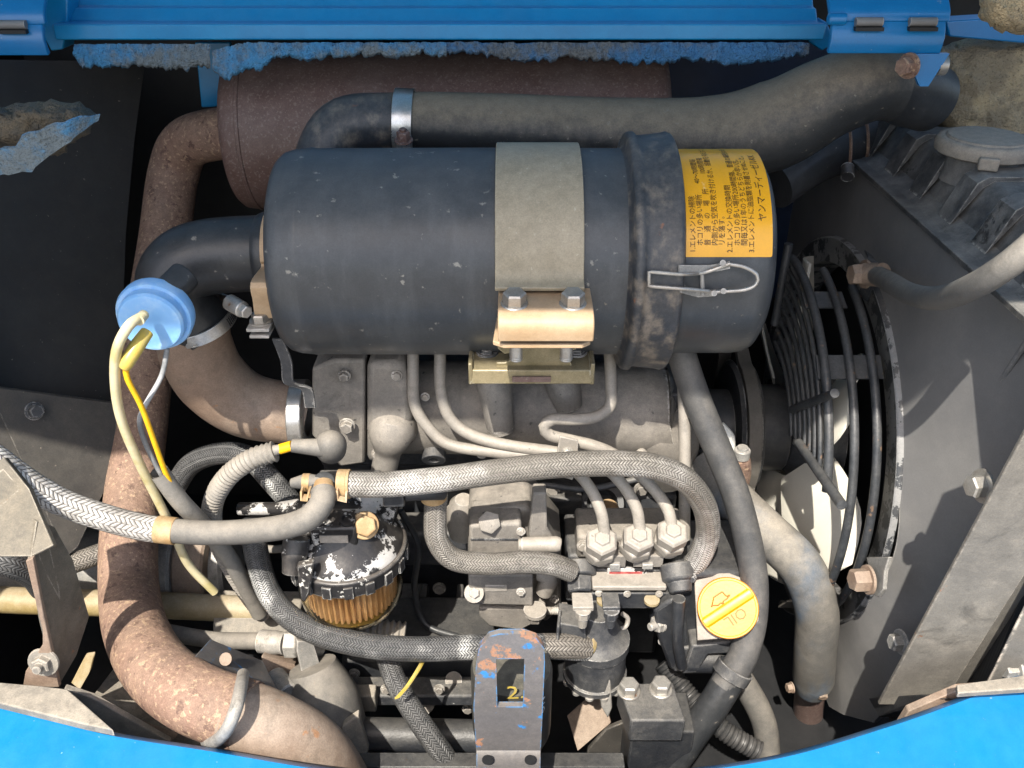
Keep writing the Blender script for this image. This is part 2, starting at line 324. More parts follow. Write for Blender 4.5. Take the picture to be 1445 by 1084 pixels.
k = N('blue_plastic'); k.b.inputs['Base Color'].default_value = (.16, .38, .78, 1); k.b.inputs['Roughness'].default_value = .38
k.b.inputs['Subsurface Weight'].default_value = .25; k.b.inputs['Subsurface Radius'].default_value = (.004, .006, .01); k.b.inputs['Subsurface Scale'].default_value = .5
c = k.mix(k.ramp(k.noise(60, 5), .45, .7), (.2, .43, .76), (.36, .56, .8)); k.l(c, k.b.inputs['Base Color'])
k = N('clear_tube'); k.b.inputs['Roughness'].default_value = .3
k.b.inputs['Subsurface Weight'].default_value = .3; k.b.inputs['Subsurface Radius'].default_value = (.004, .004, .002)
k.l(k.mix(k.ramp(k.noise(50, 4), .4, .7), (.56, .50, .33), (.42, .36, .17)), k.b.inputs['Base Color'])
k = N('yellow_boot'); k.b.inputs['Roughness'].default_value = .35
k.l(k.mix(k.ramp(k.noise(90, 3), .4, .65), (.5, .38, .08), (.42, .35, .13)), k.b.inputs['Base Color']); k.b.inputs['Subsurface Weight'].default_value = .3; k.b.inputs['Subsurface Radius'].default_value = (.003, .003, .001)
# glass bowl and pleated amber element
k = N('bowl_glass'); k.b.inputs['Base Color'].default_value = (.93, .82, .6, 1); k.b.inputs['Roughness'].default_value = .06; k.b.inputs['Transmission Weight'].default_value = 1; k.b.inputs['IOR'].default_value = 1.2
k = N('amber_pleats'); k.b.inputs['Roughness'].default_value = .5
k.l(k.mix(k.ramp(k.noise(40, 4), .35, .7), (.42, .27, .18), (.52, .38, .29)), k.b.inputs['Base Color'])
k.l(k.bump(k.noise(300, 3), .3, .001), k.b.inputs['Normal'])
k = N('fuel'); k.b.inputs['Base Color'].default_value = (.42, .33, .13, 1); k.b.inputs['Roughness'].default_value = .2
# radiator core fins
k = N('core_fins'); sp = k.n('SeparateXYZ'); k.l(k.tc.outputs['Object'], sp.inputs[0])
f = k.ramp(k.math('ABSOLUTE', k.math('SINE', k.math('MULTIPLY', sp.outputs[1], 1300))), .1, .5)
k.l(k.mix(f, (.006, .006, .007), (.022, .024, .027)), k.b.inputs['Base Color']); k.b.inputs['Roughness'].default_value = .6

# ================================================================== SETTING
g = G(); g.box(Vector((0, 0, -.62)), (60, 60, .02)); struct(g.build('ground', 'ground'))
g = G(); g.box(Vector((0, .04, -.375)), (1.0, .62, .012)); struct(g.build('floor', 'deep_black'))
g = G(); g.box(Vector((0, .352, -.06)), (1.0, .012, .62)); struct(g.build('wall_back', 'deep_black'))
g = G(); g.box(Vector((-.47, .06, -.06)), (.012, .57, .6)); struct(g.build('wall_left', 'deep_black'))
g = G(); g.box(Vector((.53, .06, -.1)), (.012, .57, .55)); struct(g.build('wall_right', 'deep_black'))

# ---- raised hood over the bay (hinged on the rear beam, mostly above the picture)
T0 = PY(770, 436, -.085); EDGE = T0 - TRAVEL * .60
hood = thing('hood', 'raised blue hood above the rear beam, shading the top half of the bay', 'hood', (0, .16, .262))
P = [Vector((0, .175, .268)), Vector((0, .13, .36)), Vector((0, .0, .475)), Vector((0, -.2, .56)), Vector((0, EDGE.y, EDGE.z))]
g = G(); g.strip([p + XV * -.1 for p in P], XV * .72, .014, step=.02); g.build('panel', 'blue_paint', hood)
# stepped beam under the hinges
def zat(py, Y): return PY(722, py, Y).z
x0, x1 = PY(74, 40, .115).x, PY(1166, 40, .115).x
prof = [(.115, zat(57, .115)), (.115, zat(34, .115)), (.135, zat(30, .135)), (.143, zat(12, .143)), (.150, zat(9, .150)), (.160, zat(-16, .16)), (.22, zat(-18, .16)), (.22, zat(57, .115))]
beam = thing('hood_beam', 'long blue folded steel beam across the top of the bay', 'beam', (0, .12, zat(57, .115)))
g = G(); g.prism([Vector((x0, y, z)) for y, z in prof], (x1 - x0, 0, 0)); g.build('channel', 'blue_paint', beam, bevel=.0012)
g = G(); g.box(Vector(((x0 + x1) / 2, .1335, zat(33, .1335) - .0002)), (x1 - x0 - .01, .034, .0022), None); g.build('lip', 'blue_edge', beam, bevel=.0007)
g = G(); g.box(Vector((0, .28, .247)), (1.0, .13, .01)); g.build('top_sheet', 'blue_paint', beam)

def hinge(name, label, xa, xb, Y, ytop, ymid, ybot, slots, knuckle=True):
    A, B = PY(xa, ymid, Y), PY(xb, ymid, Y)
    t = bpy.data.objects.new('hinge', None); COL.objects.link(t); t.parent = hood; t['label'] = label; t.empty_display_size = .01; ORG[t.name] = ORG[hood.name]
    zt, zm, zb = PY(722, ytop, Y).z, PY(722, ymid, Y).z, PY(722, ybot, Y).z
    g = G(); g.strip([Vector(((A.x + B.x) / 2, Y + .030, zt + .02)), Vector(((A.x + B.x) / 2, Y + .012, zt)), Vector(((A.x + B.x) / 2, Y + .001, (zt + zm * 2) / 3)), Vector(((A.x + B.x) / 2, Y, zm))], XV * ((B.x - A.x) / 2), .004)
    g.build('upper_leaf', 'blue_edge', t, bevel=.0008)
    g = G(); g.strip([Vector(((A.x + B.x) / 2, Y, zm - .0005)), Vector(((A.x + B.x) / 2, Y - .004, (zm + zb) / 2)), Vector(((A.x + B.x) / 2, Y - .002, zb))], XV * ((B.x - A.x) / 2 - .002), .004)
    g.build('lower_leaf', 'blue_edge', t, bevel=.0008)
    for sx in slots:
        c = PY(sx, ymid + 1, Y - .004); s = mpp(c)
        g = G(); g.tube([c + XV * (-19 * s), c + XV * (19 * s)], 6.2 * s, n=16); g.build('knuckle', 'shroud_grey', t)
        g = G(); g.box(c + ZV * (-8.5 * s) + YV * -.0012, (40 * s, .006, 5 * s)); g.build('slot', 'deep_black', t)
    if knuckle:
        c = PY(xa + 4, ymid - 3, Y - .003); s = mpp(c); g = G(); g.tube([c + XV * -4 * s, c + XV * 22 * s], 8 * s, n=16); g.build('pin', 'blue_edge', t, bevel=.001)
    return t
hg = hinge('hood_hinge', 'blue two slot hood hinge with rusty bolt, above the radiator', 1168, 1338, .045, -8, 30, 73, (1226, 1302))
b0 = PY(1283, 93, .036); s = mpp(b0)
g = G(); g.bolt(b0, Vector((-.85, -.5, .0)), 13 * s, 14 * s, 1.4); g.build('bolt', 'pipe_rust', hg)
g = G(); g.prism([PY(1278, 76, .04), PY(1340, 76, .04), PY(1310, 122, .04), PY(1298, 122, .04)], (0, .004, 0)); g.build('gusset', 'blue_edge', hg)
b0 = PY(1322, 92, .046); g = G(); g.cyl(b0, b0 + XV * 12 * s, 14 * s); g.build('nut', 'zinc', hg)
hg = hinge('hood_hinge', 'blue hood hinge cut by the upper left edge of the picture', -60, 66, .088, -8, 34, 76, (18,), False)
# beam end posts beside hinges
g = G(); g.prism([PY(62, -10, .13), PY(95, -10, .13), PY(95, 40, .13), PY(88, 70, .13), PY(72, 72, .13), PY(50, 30, .13)], (0, .02, 0)); g.build('end_cap', 'blue_paint', beam, bevel=.001)
g = G(); g.prism([PY(1140, 58, .13), PY(1166, 30, .13), PY(1180, 60, .13), PY(1160, 72, .13)], (0, .02, 0)); g.build('end_cap', 'blue_paint', beam, bevel=.001)
g = G(); g.prism([PY(1335, 30, .12), PY(1500, 20, .12), PY(1500, 66, .12), PY(1340, 52, .12)], (0, .02, 0)); g.build('side_rail', 'blue_edge', beam, bevel=.001)
g = G(); g.prism([PY(275, 60, .26), PY(325, 60, .26), PY(322, 150, .26), PY(284, 152, .26)], (0, .006, 0)); g.build('rear_post', 'blue_paint', beam, bevel=.001)
g = G(); g.prism([PY(940, 60, .3), PY(1200, 60, .3), PY(1200, 420, .3), PY(1050, 420, .3), PY(1050, 250, .3), PY(940, 250, .3)], (0, .01, 0)); g.build('rear_panel', 'blue_shaded', beam)

# ---- torn foam seals
def foam_strip(name, label, mat_, xa, xb, top, bot, Y, th=.022, seed=0, tilt=0.0, cat='foam seal'):
    """ragged slab of foam hanging from the beam; bot = list of (px, py) for the torn lower edge"""
    n = int((xb - xa) / 2.2); g = G(); rows = 12; vs = []; fs = []
    def low(x):
        for (a, ya), (b, yb) in zip(bot, bot[1:]):
            if a <= x <= b: return ya + (yb - ya) * (x - a) / (b - a)
        return bot[-1][1]
    for i in range(n + 1):
        x = xa + (xb - xa) * i / n
        rag = noise.fractal(Vector((x * .07, seed, 0)), .6, 2.2, 5) * 6 + noise.noise(Vector((x * .5, seed, 3))) * 2.5
        y1 = low(x) + rag; y0 = top(x) if callable(top) else top
        ring = []
        for j in range(rows):        # front face, rounded tear at the bottom, back face
            t = j / (rows - 1)
            if t < .55: u = t / .55; p = PY(x, y0 + (y1 - y0) * u, Y - .003 * math.sin(u * 2.2) + tilt * u)
            else:
                u = (t - .55) / .45; p = PY(x, y1 + (2 if .1 < u < .5 else -8 * u), Y + tilt + th * u)
            q = p * 60; d = noise.fractal(q * 4, .7, 2.1, 4) * .0022 + noise.noise(q * 14) * .0009
            ring.append(p + Vector((0, -d, d * .5)))
        vs += ring
    for i in range(n):
        for j in range(rows - 1): fs.append((i * rows + j, (i + 1) * rows + j, (i + 1) * rows + j + 1, i * rows + j + 1))
    g.add(vs, fs); return tag(g.build(name, mat_, ang=80), label, cat, 'torn foam seals')
foam_strip('foam_seal', 'short torn blue foam seal hanging under the left end of the beam', 'foam_blue', 104, 296, 62, [(104, 78), (116, 94), (200, 91), (240, 96), (296, 92)], .112, seed=1)
foam_strip('foam_seal', 'torn blue foam with a drooping left end, above the muffler', 'foam_blue', 300, 630, lambda x: 60 + max(0, (345 - x) * .25), [(300, 96), (318, 112), (345, 98), (368, 96), (385, 80), (440, 84), (500, 76), (560, 80), (590, 74), (630, 78)], .108, seed=2)
foam_strip('foam_seal', 'long greyish blue torn foam seal along the right half of the beam', 'foam_grey', 628, 1142, 60, [(628, 72), (700, 78), (740, 86), (800, 80), (900, 88), (990, 82), (1030, 90), (1100, 84), (1142, 74)], .110, seed=3)
# flap of foam on the left panel
def blob(name, label, mat_, outline, Y, th, seed, cat='foam', bulge=.6, sub=28, slope=0.0):
    """thick torn slab: outline in the picture at depth Y, puffed front, rough surface"""
    P2 = [Vector((x, y, 0)) for x, y in outline]; cx = sum(p.x for p in P2) / len(P2); cy = sum(p.y for p in P2) / len(P2)
    m = len(P2); dense = []
    for i in range(m):
        for k_ in range(6):
            a = P2[i].lerp(P2[(i + 1) % m], k_ / 6); a += Vector((noise.noise(a * .13 + Vector((seed, 0, 0))), noise.noise(a * .13 + Vector((0, seed, 5))), 0)) * 5; dense.append(a)
    m = len(dense); vs = []; fs = []; rings = 14
    for r in range(rings):
        t = r / (rings - 1); s_ = 1 - (1 - t) ** 1.6 if t < 1 else 1
        for p in dense:
            q = Vector((cx, cy, 0)).lerp(p, .06 + .94 * t); h = (1 - t ** 4) * bulge
            w_ = PY(q.x, q.y, Y - th * h + slope * (q.y - cy)); d = noise.fractal(w_ * 130, .7, 2.1, 4) * .003
            vs.append(w_ + Vector((0, -d, d)))
    for p in dense: vs.append(PY(p.x, p.y, Y + th * .6 + slope * (p.y - cy)))
    for r in range(rings):
        for j in range(m): k_ = (j + 1) % m; fs.append((r * m + j, r * m + k_, (r + 1) * m + k_, (r + 1) * m + j))
    fs.append(tuple(range(m))); fs.append(tuple(range((rings + 1) * m - 1, rings * m - 1, -1)))
    g = G(); g.add(vs, fs); return tag(g.build(name, mat_, ang=80), label, cat, None)
ff0 = blob('foam_flap', 'torn black and blue foam flap sticking out of the left panel', 'foam_black', [(-50, 150), (10, 150), (55, 142), (112, 146), (142, 163), (128, 186), (100, 205), (82, 220), (55, 214), (30, 222), (-50, 210)], -.03, .03, 4, bulge=.9)
ORG[ff0.name] = Vector(ff0.location)
g = G(); g.strip(pts((-30, 236, -.062), (20, 226, -.066), (60, 204, -.068), (105, 182, -.064), (140, 166, -.052)), Vector((.002, -.003, .0085)), .002, .003)
nq = len(g.v) // 4
for i in range(nq):
    t_ = i / (nq - 1); w_ = 1 - max(0, t_ - .6) / .4 * .75 + .25 * noise.noise(Vector((i * .35, 0, 0))); c_ = sum((g.v[i * 4 + j] for j in range(4)), Vector()) / 4
    for j in range(4): g.v[i * 4 + j][:] = c_ + (g.v[i * 4 + j] - c_) * w_
for v in g.v: v += Vector((noise.noise(v * 90), noise.noise(v * 90 + Vector((5, 0, 0))), noise.noise(v * 90 + Vector((0, 5, 0))))) * .003
g.build('painted_skin', 'foam_blue', ff0)
blob('foam_block', 'large crumbling tan foam block behind the radiator cap', 'foam_tan', [(1318, 70), (1370, 52), (1500, 50), (1500, 260), (1420, 250), (1345, 215), (1312, 160), (1326, 110)], .15, .03, 8, bulge=.8)
blob('foam_lump', 'small rounded tan foam lump in the upper right corner', 'foam_tan', [(1385, -30), (1500, -30), (1500, 40), (1450, 50), (1405, 44), (1382, 20)], -.02, .02, 9, bulge=.8)

# ---- blue bodywork along the bottom of the opening
rim = [(-120, 930), (-60, 958), (0, 990), (70, 1006), (150, 1030), (300, 1054), (480, 1083), (700, 1103), (930, 1087), (1100, 1063), (1250, 1020), (1350, 985), (1445, 948), (1540, 905)]
C = [PZ(x, y, -.115) for x, y in rim]; C = [c[0] for c in catmull(C, .01)]
vs, fs = [], []; prof = [(.006, -.03), (.002, -.004), (-.003, 0), (-.03, -.006), (-.07, -.022), (-.10, -.06), (-.115, -.14), (-.12, -.3)]
for i, c in enumerate(C):
    T = (C[min(i + 1, len(C) - 1)] - C[max(i - 1, 0)]).normalized(); nrm = Vector((-T.y, T.x, 0)).normalized()
    if nrm.y < 0: nrm = -nrm
    for a, z in prof: vs.append(c + nrm * a + ZV * z)
K = len(prof)
for i in range(len(C) - 1):
    for j in range(K - 1): fs.append((i * K + j, (i + 1) * K + j, (i + 1) * K + j + 1, i * K + j + 1))
body = thing('rear_bodywork', 'curved glossy blue bodywork along the bottom edge of the bay', 'bodywork', (0, -.25, -.42))
g = G(); g.add(vs, fs); g.build('shell', 'blue_edge', body, ang=50)
tl = thing('rim_plate', 'grey steel rim plate with blue overspray at the lower left', 'plate', PZ(90, 1000, -.12))
g = G(); g.prism([PZ(x, y, -.108) for x, y in [(-30, 960), (62, 968), (95, 972), (160, 1030), (120, 1022), (-30, 985)]], (0, 0, -.006)); g.build('sheet', 'frame_grey', tl, bevel=.0008)
g = G(); g.prism([PY(90, 972, -.165), PY(130, 985, -.165), PY(240, 1048, -.165), PY(120, 1026, -.165)], (0, .004, 0)); g.build('lip', 'frame_grey', tl, bevel=.0006)
tl = thing('corner_plate', 'bent tan steel plate above the blue edge at the lower right', 'plate', PZ(1350, 1000, -.12))
g = G(); g.prism([PZ(x, y, -.1) for x, y in [(1350, 966), (1500, 945), (1500, 968), (1352, 978)]], (0, 0, -.004)); g.build('top_flange', 'frame_grey', tl, bevel=.0006)
g = G(); g.prism([PY(x, y, -.17) for x, y in [(1262, 1036), (1282, 1004), (1352, 974), (1500, 962), (1500, 985), (1425, 990), (1270, 1040)]], (0, .005, 0)); g.build('face', 'pipe_rust_soft', tl, bevel=.0006)

# ================================================================== AIR CLEANER
AC = PY(722.5, 357, 0.0); AS = mpp(AC)                      # axis point, metres per pixel there
acx = lambda px: (px - 722.5) * AS * .905
ac = thing('air_cleaner', 'large black cylindrical air cleaner with yellow instruction label', 'air cleaner', AC + ZV * -.07)
RB = 143 * AS
def axp(px): return Vector((acx(px), AC.y, AC.z))
g = G(); L0 = acx(372)
pr = [(acx(372), 0), (acx(371), .6 * RB), (acx(372), .84 * RB), (acx(375), .92 * RB), (acx(383), .965 * RB), (acx(396), .99 * RB), (acx(414), RB), (acx(418), RB * 1.006), (acx(423), RB * 1.006), (acx(427), RB), (acx(690), RB * 1.005), (acx(880), RB * 1.0), (acx(905), RB)]
g.lathe(Vector((0, AC.y, AC.z)), XV, pr, 96); g.build('body', 'black_shell', ac, ang=60)
RR = 165 * AS
g = G(); pr = [(acx(884), RB), (acx(888), RB * 1.03), (acx(890), RR * .96), (acx(893), RR * .99), (acx(897), RR), (acx(903), RR), (acx(906), RR * .975), (acx(912), RR * .97), (acx(938), RR * .985), (acx(946), RR * .99), (acx(952), RR), (acx(957), RR * .99), (acx(960), RR * .955), (acx(962), RB * .985)]
g.lathe(Vector((0, AC.y, AC.z)), XV, pr, 96); g.build('clamp_ring', 'black_ring', ac, ang=60)
RC = 141 * AS
g = G(); pr = [(acx(950), RC), (acx(1062), RC), (acx(1078), RC * .985), (acx(1088), RC * .95), (acx(1095), RC * .88), (acx(1099), RC * .75), (acx(1100), 0)]
g.lathe(Vector((0, AC.y, AC.z)), XV, pr, 96); g.build('end_cup', 'black_shell', ac, ang=60)
# label: angle a is measured from -Y (towards camera side) upward
def cylp(px, a, r): return Vector((acx(px), AC.y - math.cos(R_(a)) * r, AC.z + math.sin(R_(a)) * r))
g = G(); vs, fs = [], []; A0, A1, na = 20.5, 128, 40; nx = 2
cols = [960, 1080.5, 1082.5, 1083]
for i in range(na + 1):
    a = A0 + (A1 - A0) * i / na
    for j, x in enumerate(cols):
        aa = a + (1.0 if (j == 3 and i == 0) else (.3 if j == 2 and i == 0 else 0)); vs.append(cylp(x, aa, RC + .0004))
n4 = len(cols)
for i in range(na):
    for j in range(n4 - 1): fs.append((i * n4 + j, i * n4 + j + 1, (i + 1) * n4 + j + 1, (i + 1) * n4 + j))
g.add(vs, fs); lab = g.build('label', 'yellow_label', ac, ang=60)
def text_mesh(body_, size, font=None):
    cu = bpy.data.curves.new('t', 'FONT'); cu.body = body_; cu.size = size; cu.resolution_u = 2
    if font: cu.font = font
    o = bpy.data.objects.new('t', cu); COL.objects.link(o); bpy.context.view_layer.update()
    me = bpy.data.meshes.new_from_object(o.evaluated_get(bpy.context.evaluated_depsgraph_get()))
    vs = [v.co.copy() for v in me.vertices]; fs = [tuple(p.vertices) for p in me.polygons]
    bpy.data.objects.remove(o); bpy.data.curves.remove(cu); bpy.data.meshes.remove(me); return vs, fs
LINES = [(968, 0, .0046, '1.エレメントの掃除'), (978.5, 1, .0046, 'ホコリの多い場所　　40〜70時間毎'), (989, 1, .0046, '普　通　の　場　所　　　100時間毎'),
         (999.5, 1, .0046, '内側から空気を吹き付けるか、振動を与えホコ'), (1009.5, 1, .0046, 'リを落す。'), (1021, 0, .0046, '2.エレメントの交換時期'),
         (1031.5, 1, .0046, 'ホコリの多い場所200時間毎、普通の場所500時'), (1041.5, 1, .0046, '間毎又は1年のうちどちらか早い方。'),
         (1052, 0, .0046, '3.エレメントに油脂類を附着させぬこと。'), (1069, 4.6, .0062, 'ヤンマーディーゼルKK')]
g = G()
for px, ind, size, txt in LINES:
    px = 976 + (px - 968) * .97
    tv, tf = text_mesh(txt, size); k_ = .84
    # reading direction climbs round the shell; glyph tops point left (towards the ring)
    vs = [cylp(px, A0 + 2.2 + math.degrees((v.x * k_ + ind * .0046 * k_) / RC), RC + .0007) + XV * (-v.y * .92) for v in tv]
    g.add(vs, tf)
g.build('label_text', 'ink', lab)
# wire latch
def aw(px, py, lift=.0): # point on the cup/ring surface under a pixel
    r = ray(px, py); o = CAM; dy, dz = r.y, r.z; oy, oz = o.y - AC.y, o.z - AC.z; rad = (RR if px < 962 else RC) + lift
    A = dy * dy + dz * dz; B = 2 * (oy * dy + oz * dz); Cc = oy * oy + oz * oz - rad * rad; disc = max(B * B - 4 * A * Cc, 0)
    t = (-B - math.sqrt(disc)) / (2 * A); return o + r * t
g = G(); wr = 2.4 * AS
g.tube([aw(985, 386, .006), aw(970, 387, .013), aw(955, 387, .003), aw(919, 384, .002), aw(916, 387, .002), aw(916, 401, .002), aw(919, 404, .002), aw(955, 407, .003), aw(970, 408, .013), aw(1000, 411, .006)], wr, 10, .002)
g.tube([aw(1030, 372, .007), aw(1000, 383, .005), aw(985, 386, .006)], wr, 10, .002)
g.tube([aw(1022, 372, .006), aw(1050, 377, .007), aw(1068, 388, .007), aw(1067, 401, .007), aw(1050, 409, .007), aw(1010, 412, .006)], wr, 10, .002)
lat = g.build('latch', 'zinc', ac)
g = G(); g.tube([aw(990, 378, .004), aw(992, 416, .004)], wr * 1.1, 10); g.strip([aw(958, 379, .002), aw(1000, 379, .003), aw(1030, 374, .004)], aw(1000, 383, .003) - aw(1000, 378, .003), .0012)
g.strip([aw(960, 409, .002), aw(985, 415, .003), aw(1010, 413, .004)], aw(1000, 414, .003) - aw(1000, 410, .003), .0012)
for q in ((1020, 371), (1008, 414), (1021, 411)): g.cyl(aw(*q, .002), aw(*q, .009), wr * 1.5)
g.build('catch', 'tin_grey', lat)

# ---- strap bracket
br = thing('air_cleaner_bracket', 'khaki clamp strap round the air cleaner with bolted tan lug', 'clamp', PY(760, 530, -.03))
xa, xb = acx(699), acx(822); xm, hw = (xa + xb) / 2, (xb - xa) / 2
path = [cylp(760.5, a, RB + .0022) for a in range(165, 14, -5)]; path = [Vector((xm, p.y, p.z)) for p in path]
pe = path[-1]; path2 = path + [pe + Vector((0, -.003, -.006)), pe + Vector((0, -.010, -.0085))]
g = G(); g.strip(path2, XV * hw, .0026, step=.003); g.build('strap', 'khaki_strap', br, bevel=.0006)
tz = PY(768, 437, -.088)
g = G(); hx = 58 * AS
P_ = [Vector((xm + .003, AC.y - RB * .97, tz.z + .0015)), Vector((xm + .003, tz.y - .001, tz.z + .001)), Vector((xm + .003, tz.y - .0105, tz.z - .0015)), Vector((xm + .003, tz.y - .0125, tz.z - .006)), Vector((xm + .003, tz.y - .0115, tz.z - .0135))]
g.strip(P_, XV * hx, .0026, .002); g.build('upper_lug', 'zinc_yellow', br, bevel=.0008)
g = G(); lz = tz.z - .0195
g.prism([Vector((xm - hx + .002, -.06, lz)), Vector((xm + hx + .002, -.06, lz)), Vector((xm + hx + .002, -.094, lz)), Vector((xm + hx - .003, -.098, lz)), Vector((xm - hx + .006, -.098, lz)), Vector((xm - hx, -.094, lz))], (0, 0, .0028)); g.build('lower_lug', 'zinc_yellow', br, bevel=.0006)
for px in (726, 808):
    o = PY(px, 437, -.0855); o.z = tz.z + .002; g = G(); g.bolt(o, Vector((0, -.12, 1)), 14.5 * AS, 15 * AS, 1.25, flange=True); g.build('bolt', 'zinc', br)
    a = Vector((o.x + (.001 if px < 760 else -.002), -.075, lz)); g = G(); g.tube([a, a + ZV * -.02], 8.5 * AS, 14, .0006, rf=lambda s_: 1 + .09 * math.sin(s_ * 5200)); g.build('thread', 'zinc', br)
# neck plate below the lug, foot channel and bolts
YN = -.058
g = G(); g.prism([PY(x, y, YN) for x, y in [(702, 470), (702, 492), (712, 500), (728, 497), (726, 506), (712, 512), (700, 512), (700, 518), (808, 518), (806, 512), (800, 506), (796, 497), (812, 494), (822, 484), (826, 470)]], (0, .003, 0)); g.build('neck', 'zinc_olive', br, bevel=.0005)
g = G(); a = PY(664, 519, YN - .002); b = PY(836, 519, YN - .002); zb = PY(700, 541, YN - .004).z
xm2, hw2 = (a.x + b.x) / 2, (b.x - a.x) / 2
g.strip([Vector((xm2, YN + .03, a.z + .001)), Vector((xm2, YN + .004, a.z)), Vector((xm2, YN - .003, a.z - .0015)), Vector((xm2, YN - .004, zb))], XV * hw2, .0028, smooth=False); 
for sx in (-1, 1): g.box(Vector((xm2 + sx * hw2, YN + .012, (a.z + zb) / 2 + .002)), (.0026, .034, a.z - zb + .005))
g.build('foot', 'zinc_olive', br, bevel=.0007)
for px in (688, 812):
    o = PY(px, 514, YN + .014); o.z = a.z + .0018; g = G(); g.bolt(o, ZV, 12 * AS, 6 * AS, 1.3); g.build('bolt', 'engine_dark', br)
g = G(); g.box(Vector((xm2 + .0, YN - .0058, (a.z + zb) / 2 - .001)), (52 * AS, .001, 8 * AS)); g.build('rust_patch', 'muffler_rust', br)

# ---- rubber elbow, clamp, metal intake bend, side band
el = thing('rubber_elbow', 'black rubber elbow on the left end of the air cleaner', 'elbow', PY(260, 450, -.02))
eP = [axp(376), axp(345), PY(302, 362, -.002), PY(262, 374, -.006), PY(243, 402, -.010), PY(258, 436, -.008), PY(284, 462, -.004)]
g = G(); rE = [53 * AS] * 3 + [52 * AS, 50 * AS, 49 * AS, 48 * AS]; g.tube(eP, rE, 40, .003); 
g.tube([axp(352), axp(338), axp(330)], [57 * AS, 57 * AS, 53.5 * AS], 40, .003); g.build('bend', 'black_rubber', el, ang=60)
g = G(); n0, n1 = PY(262, 388, -.05), PY(232, 418, -.066); g.cyl(n0, n1, 20 * AS, 24); g.build('nipple', 'black_rubber', el, bevel=.001)
mb = thing('intake_bend', 'dusty brown metal intake bend running into the engine below the elbow', 'pipe', PY(330, 600, .0))
mP = [PY(272, 446, -.004), PY(276, 490, 0.0), PY(300, 536, .004), PY(350, 572, .008), PY(432, 587, .012)]
g = G(); g.tube(mP, [50 * AS, 55 * AS, 55 * AS, 52 * AS, 48 * AS], 40, .003); g.build('bend', 'pipe_rust_soft', mb, ang=60)
def hose_clamp(label, c, ax, r, wd, scr=None, mat_='steel_clamp', grp=True, name='hose_clamp'):
    t = thing(name, label, 'hose clamp', c, 'hose clamps'); ax = ax.normalized()
    g = G(); g.lathe(c - ax * wd / 2, ax, [(0, r), (0, r + .0012), (wd, r + .0012), (wd, r)], 48); g.build('band', mat_, t, bevel=.0003)
    if scr:
        p, d, sr = scr; d = d.normalized(); g = G(); g.cyl(p - d * sr * 1.6, p + d * sr * 1.0, sr, 16, ch=sr * .1); g.bolt(p + d * sr * 1.0, d, sr * .82, sr * .9, 0); g.build('screw', 'zinc', t)
        nrm = (p - c); nrm -= ax * nrm.dot(ax); nrm.normalize(); g = G(); u = ax.cross(nrm)
        for k_ in range(-3, 4): 
            a_ = k_ * .07 - .5; q = c + (nrm * math.cos(a_) + u * math.sin(a_)) * (r + .0014); g.box(q, (wd * .62, r * .03, .0006), (ax, u * math.cos(a_) - nrm * math.sin(a_), nrm * math.cos(a_) + u * math.sin(a_)))
        g.build('slots', 'deep_black', t)
    return t
cc = PY(283, 452, -.003); hose_clamp('worm clamp on the lower mouth of the left rubber elbow', cc, (eP[-1] - eP[-2]).normalized() + Vector((-.15, 0, -.35)), 51 * AS, 19 * AS, (PY(335, 433, -.052), Vector((.75, -.6, -.1)), 11 * AS))
sb = thing('side_band', 'rusty flat band between the elbow and the air cleaner, bolted below', 'band', PY(368, 450, -.04))
g = G(); o = axp(361); u_ = 60 * AS
P_ = [o + Vector((0, -math.cos(R_(a)) * u_, math.sin(R_(a)) * u_)) for a in range(120, -6, -9)] + [PY(367, 400, -.058), PY(370, 425, -.056), PY(372, 448, -.05)]
g.strip(P_, XV * 12 * AS, .0016, .003); g.build('strap', 'zinc_yellow', sb, bevel=.0003)
o = PY(369, 456, -.05); g = G(); g.box(o, (30 * AS, .02, .0022)); g.box(o + ZV * -.005, (26 * AS, .018, .002)); g.build('lug', 'tin_grey', sb, bevel=.0004)
g = G(); g.bolt(o + ZV * .0012, Vector((0, -.1, 1)), 12 * AS, 11 * AS, 1.3); g.bolt(o + ZV * -.006, Vector((0, 0, -1)), 8 * AS, 6 * AS, 0); g.build('bolt', 'zinc', sb)
# long black stay running down from the band
g = G(); g.strip([PY(392, 478, -.04), PY(404, 510, -.038), PY(408, 540, -.036), PY(432, 548, -.034), PY(438, 575, -.034)], XV * 8 * AS, .002, .003); g.build('stay', 'engine_dark', sb, bevel=.0004)

# ---- blue vacuum sensor with its tubes
vs_ = thing('vacuum_sensor', 'round pale blue plastic sensor cap left of the elbow', 'sensor', PY(210, 500, -.07))
c0 = PY(222, 440, -.066); axv = (PY(200, 474, -.094) - c0).normalized(); s = mpp(c0)
g = G(); g.lathe(c0, axv, [(-6 * s, 0), (-6 * s, 46 * s), (-3 * s, 52 * s), (12 * s, 53 * s), (17 * s, 51 * s), (17 * s, 46 * s), (20 * s, 46 * s), (30 * s, 45 * s), (34 * s, 42 * s), (35 * s, 38 * s), (34.5 * s, 34 * s), (35.2 * s, 31 * s), (36 * s, 0)], 56); g.build('cap', 'blue_plastic', vs_, ang=30)
g = G(); g.tube([PY(203, 444, -.09), PY(196, 453, -.098)], 7 * s, 14); g.build('spigot', 'clear_tube', vs_)
def th1(name, label, cat, geo, mat_, group=None, bevel=0): return tag(geo.build(name, mat_, bevel=bevel), label, cat, group)
s2 = AS
th1('clear_tube', 'long yellowed clear tube curving down from the blue sensor', 'tube', G().tube(pts((202, 446, -.092), (180, 462, -.105), (163, 505, -.108), (168, 580, -.104), (195, 650, -.098), (240, 740, -.086), (265, 795, -.078), (303, 836, -.074)), 6.3 * s2, 16, .003), 'clear_tube')
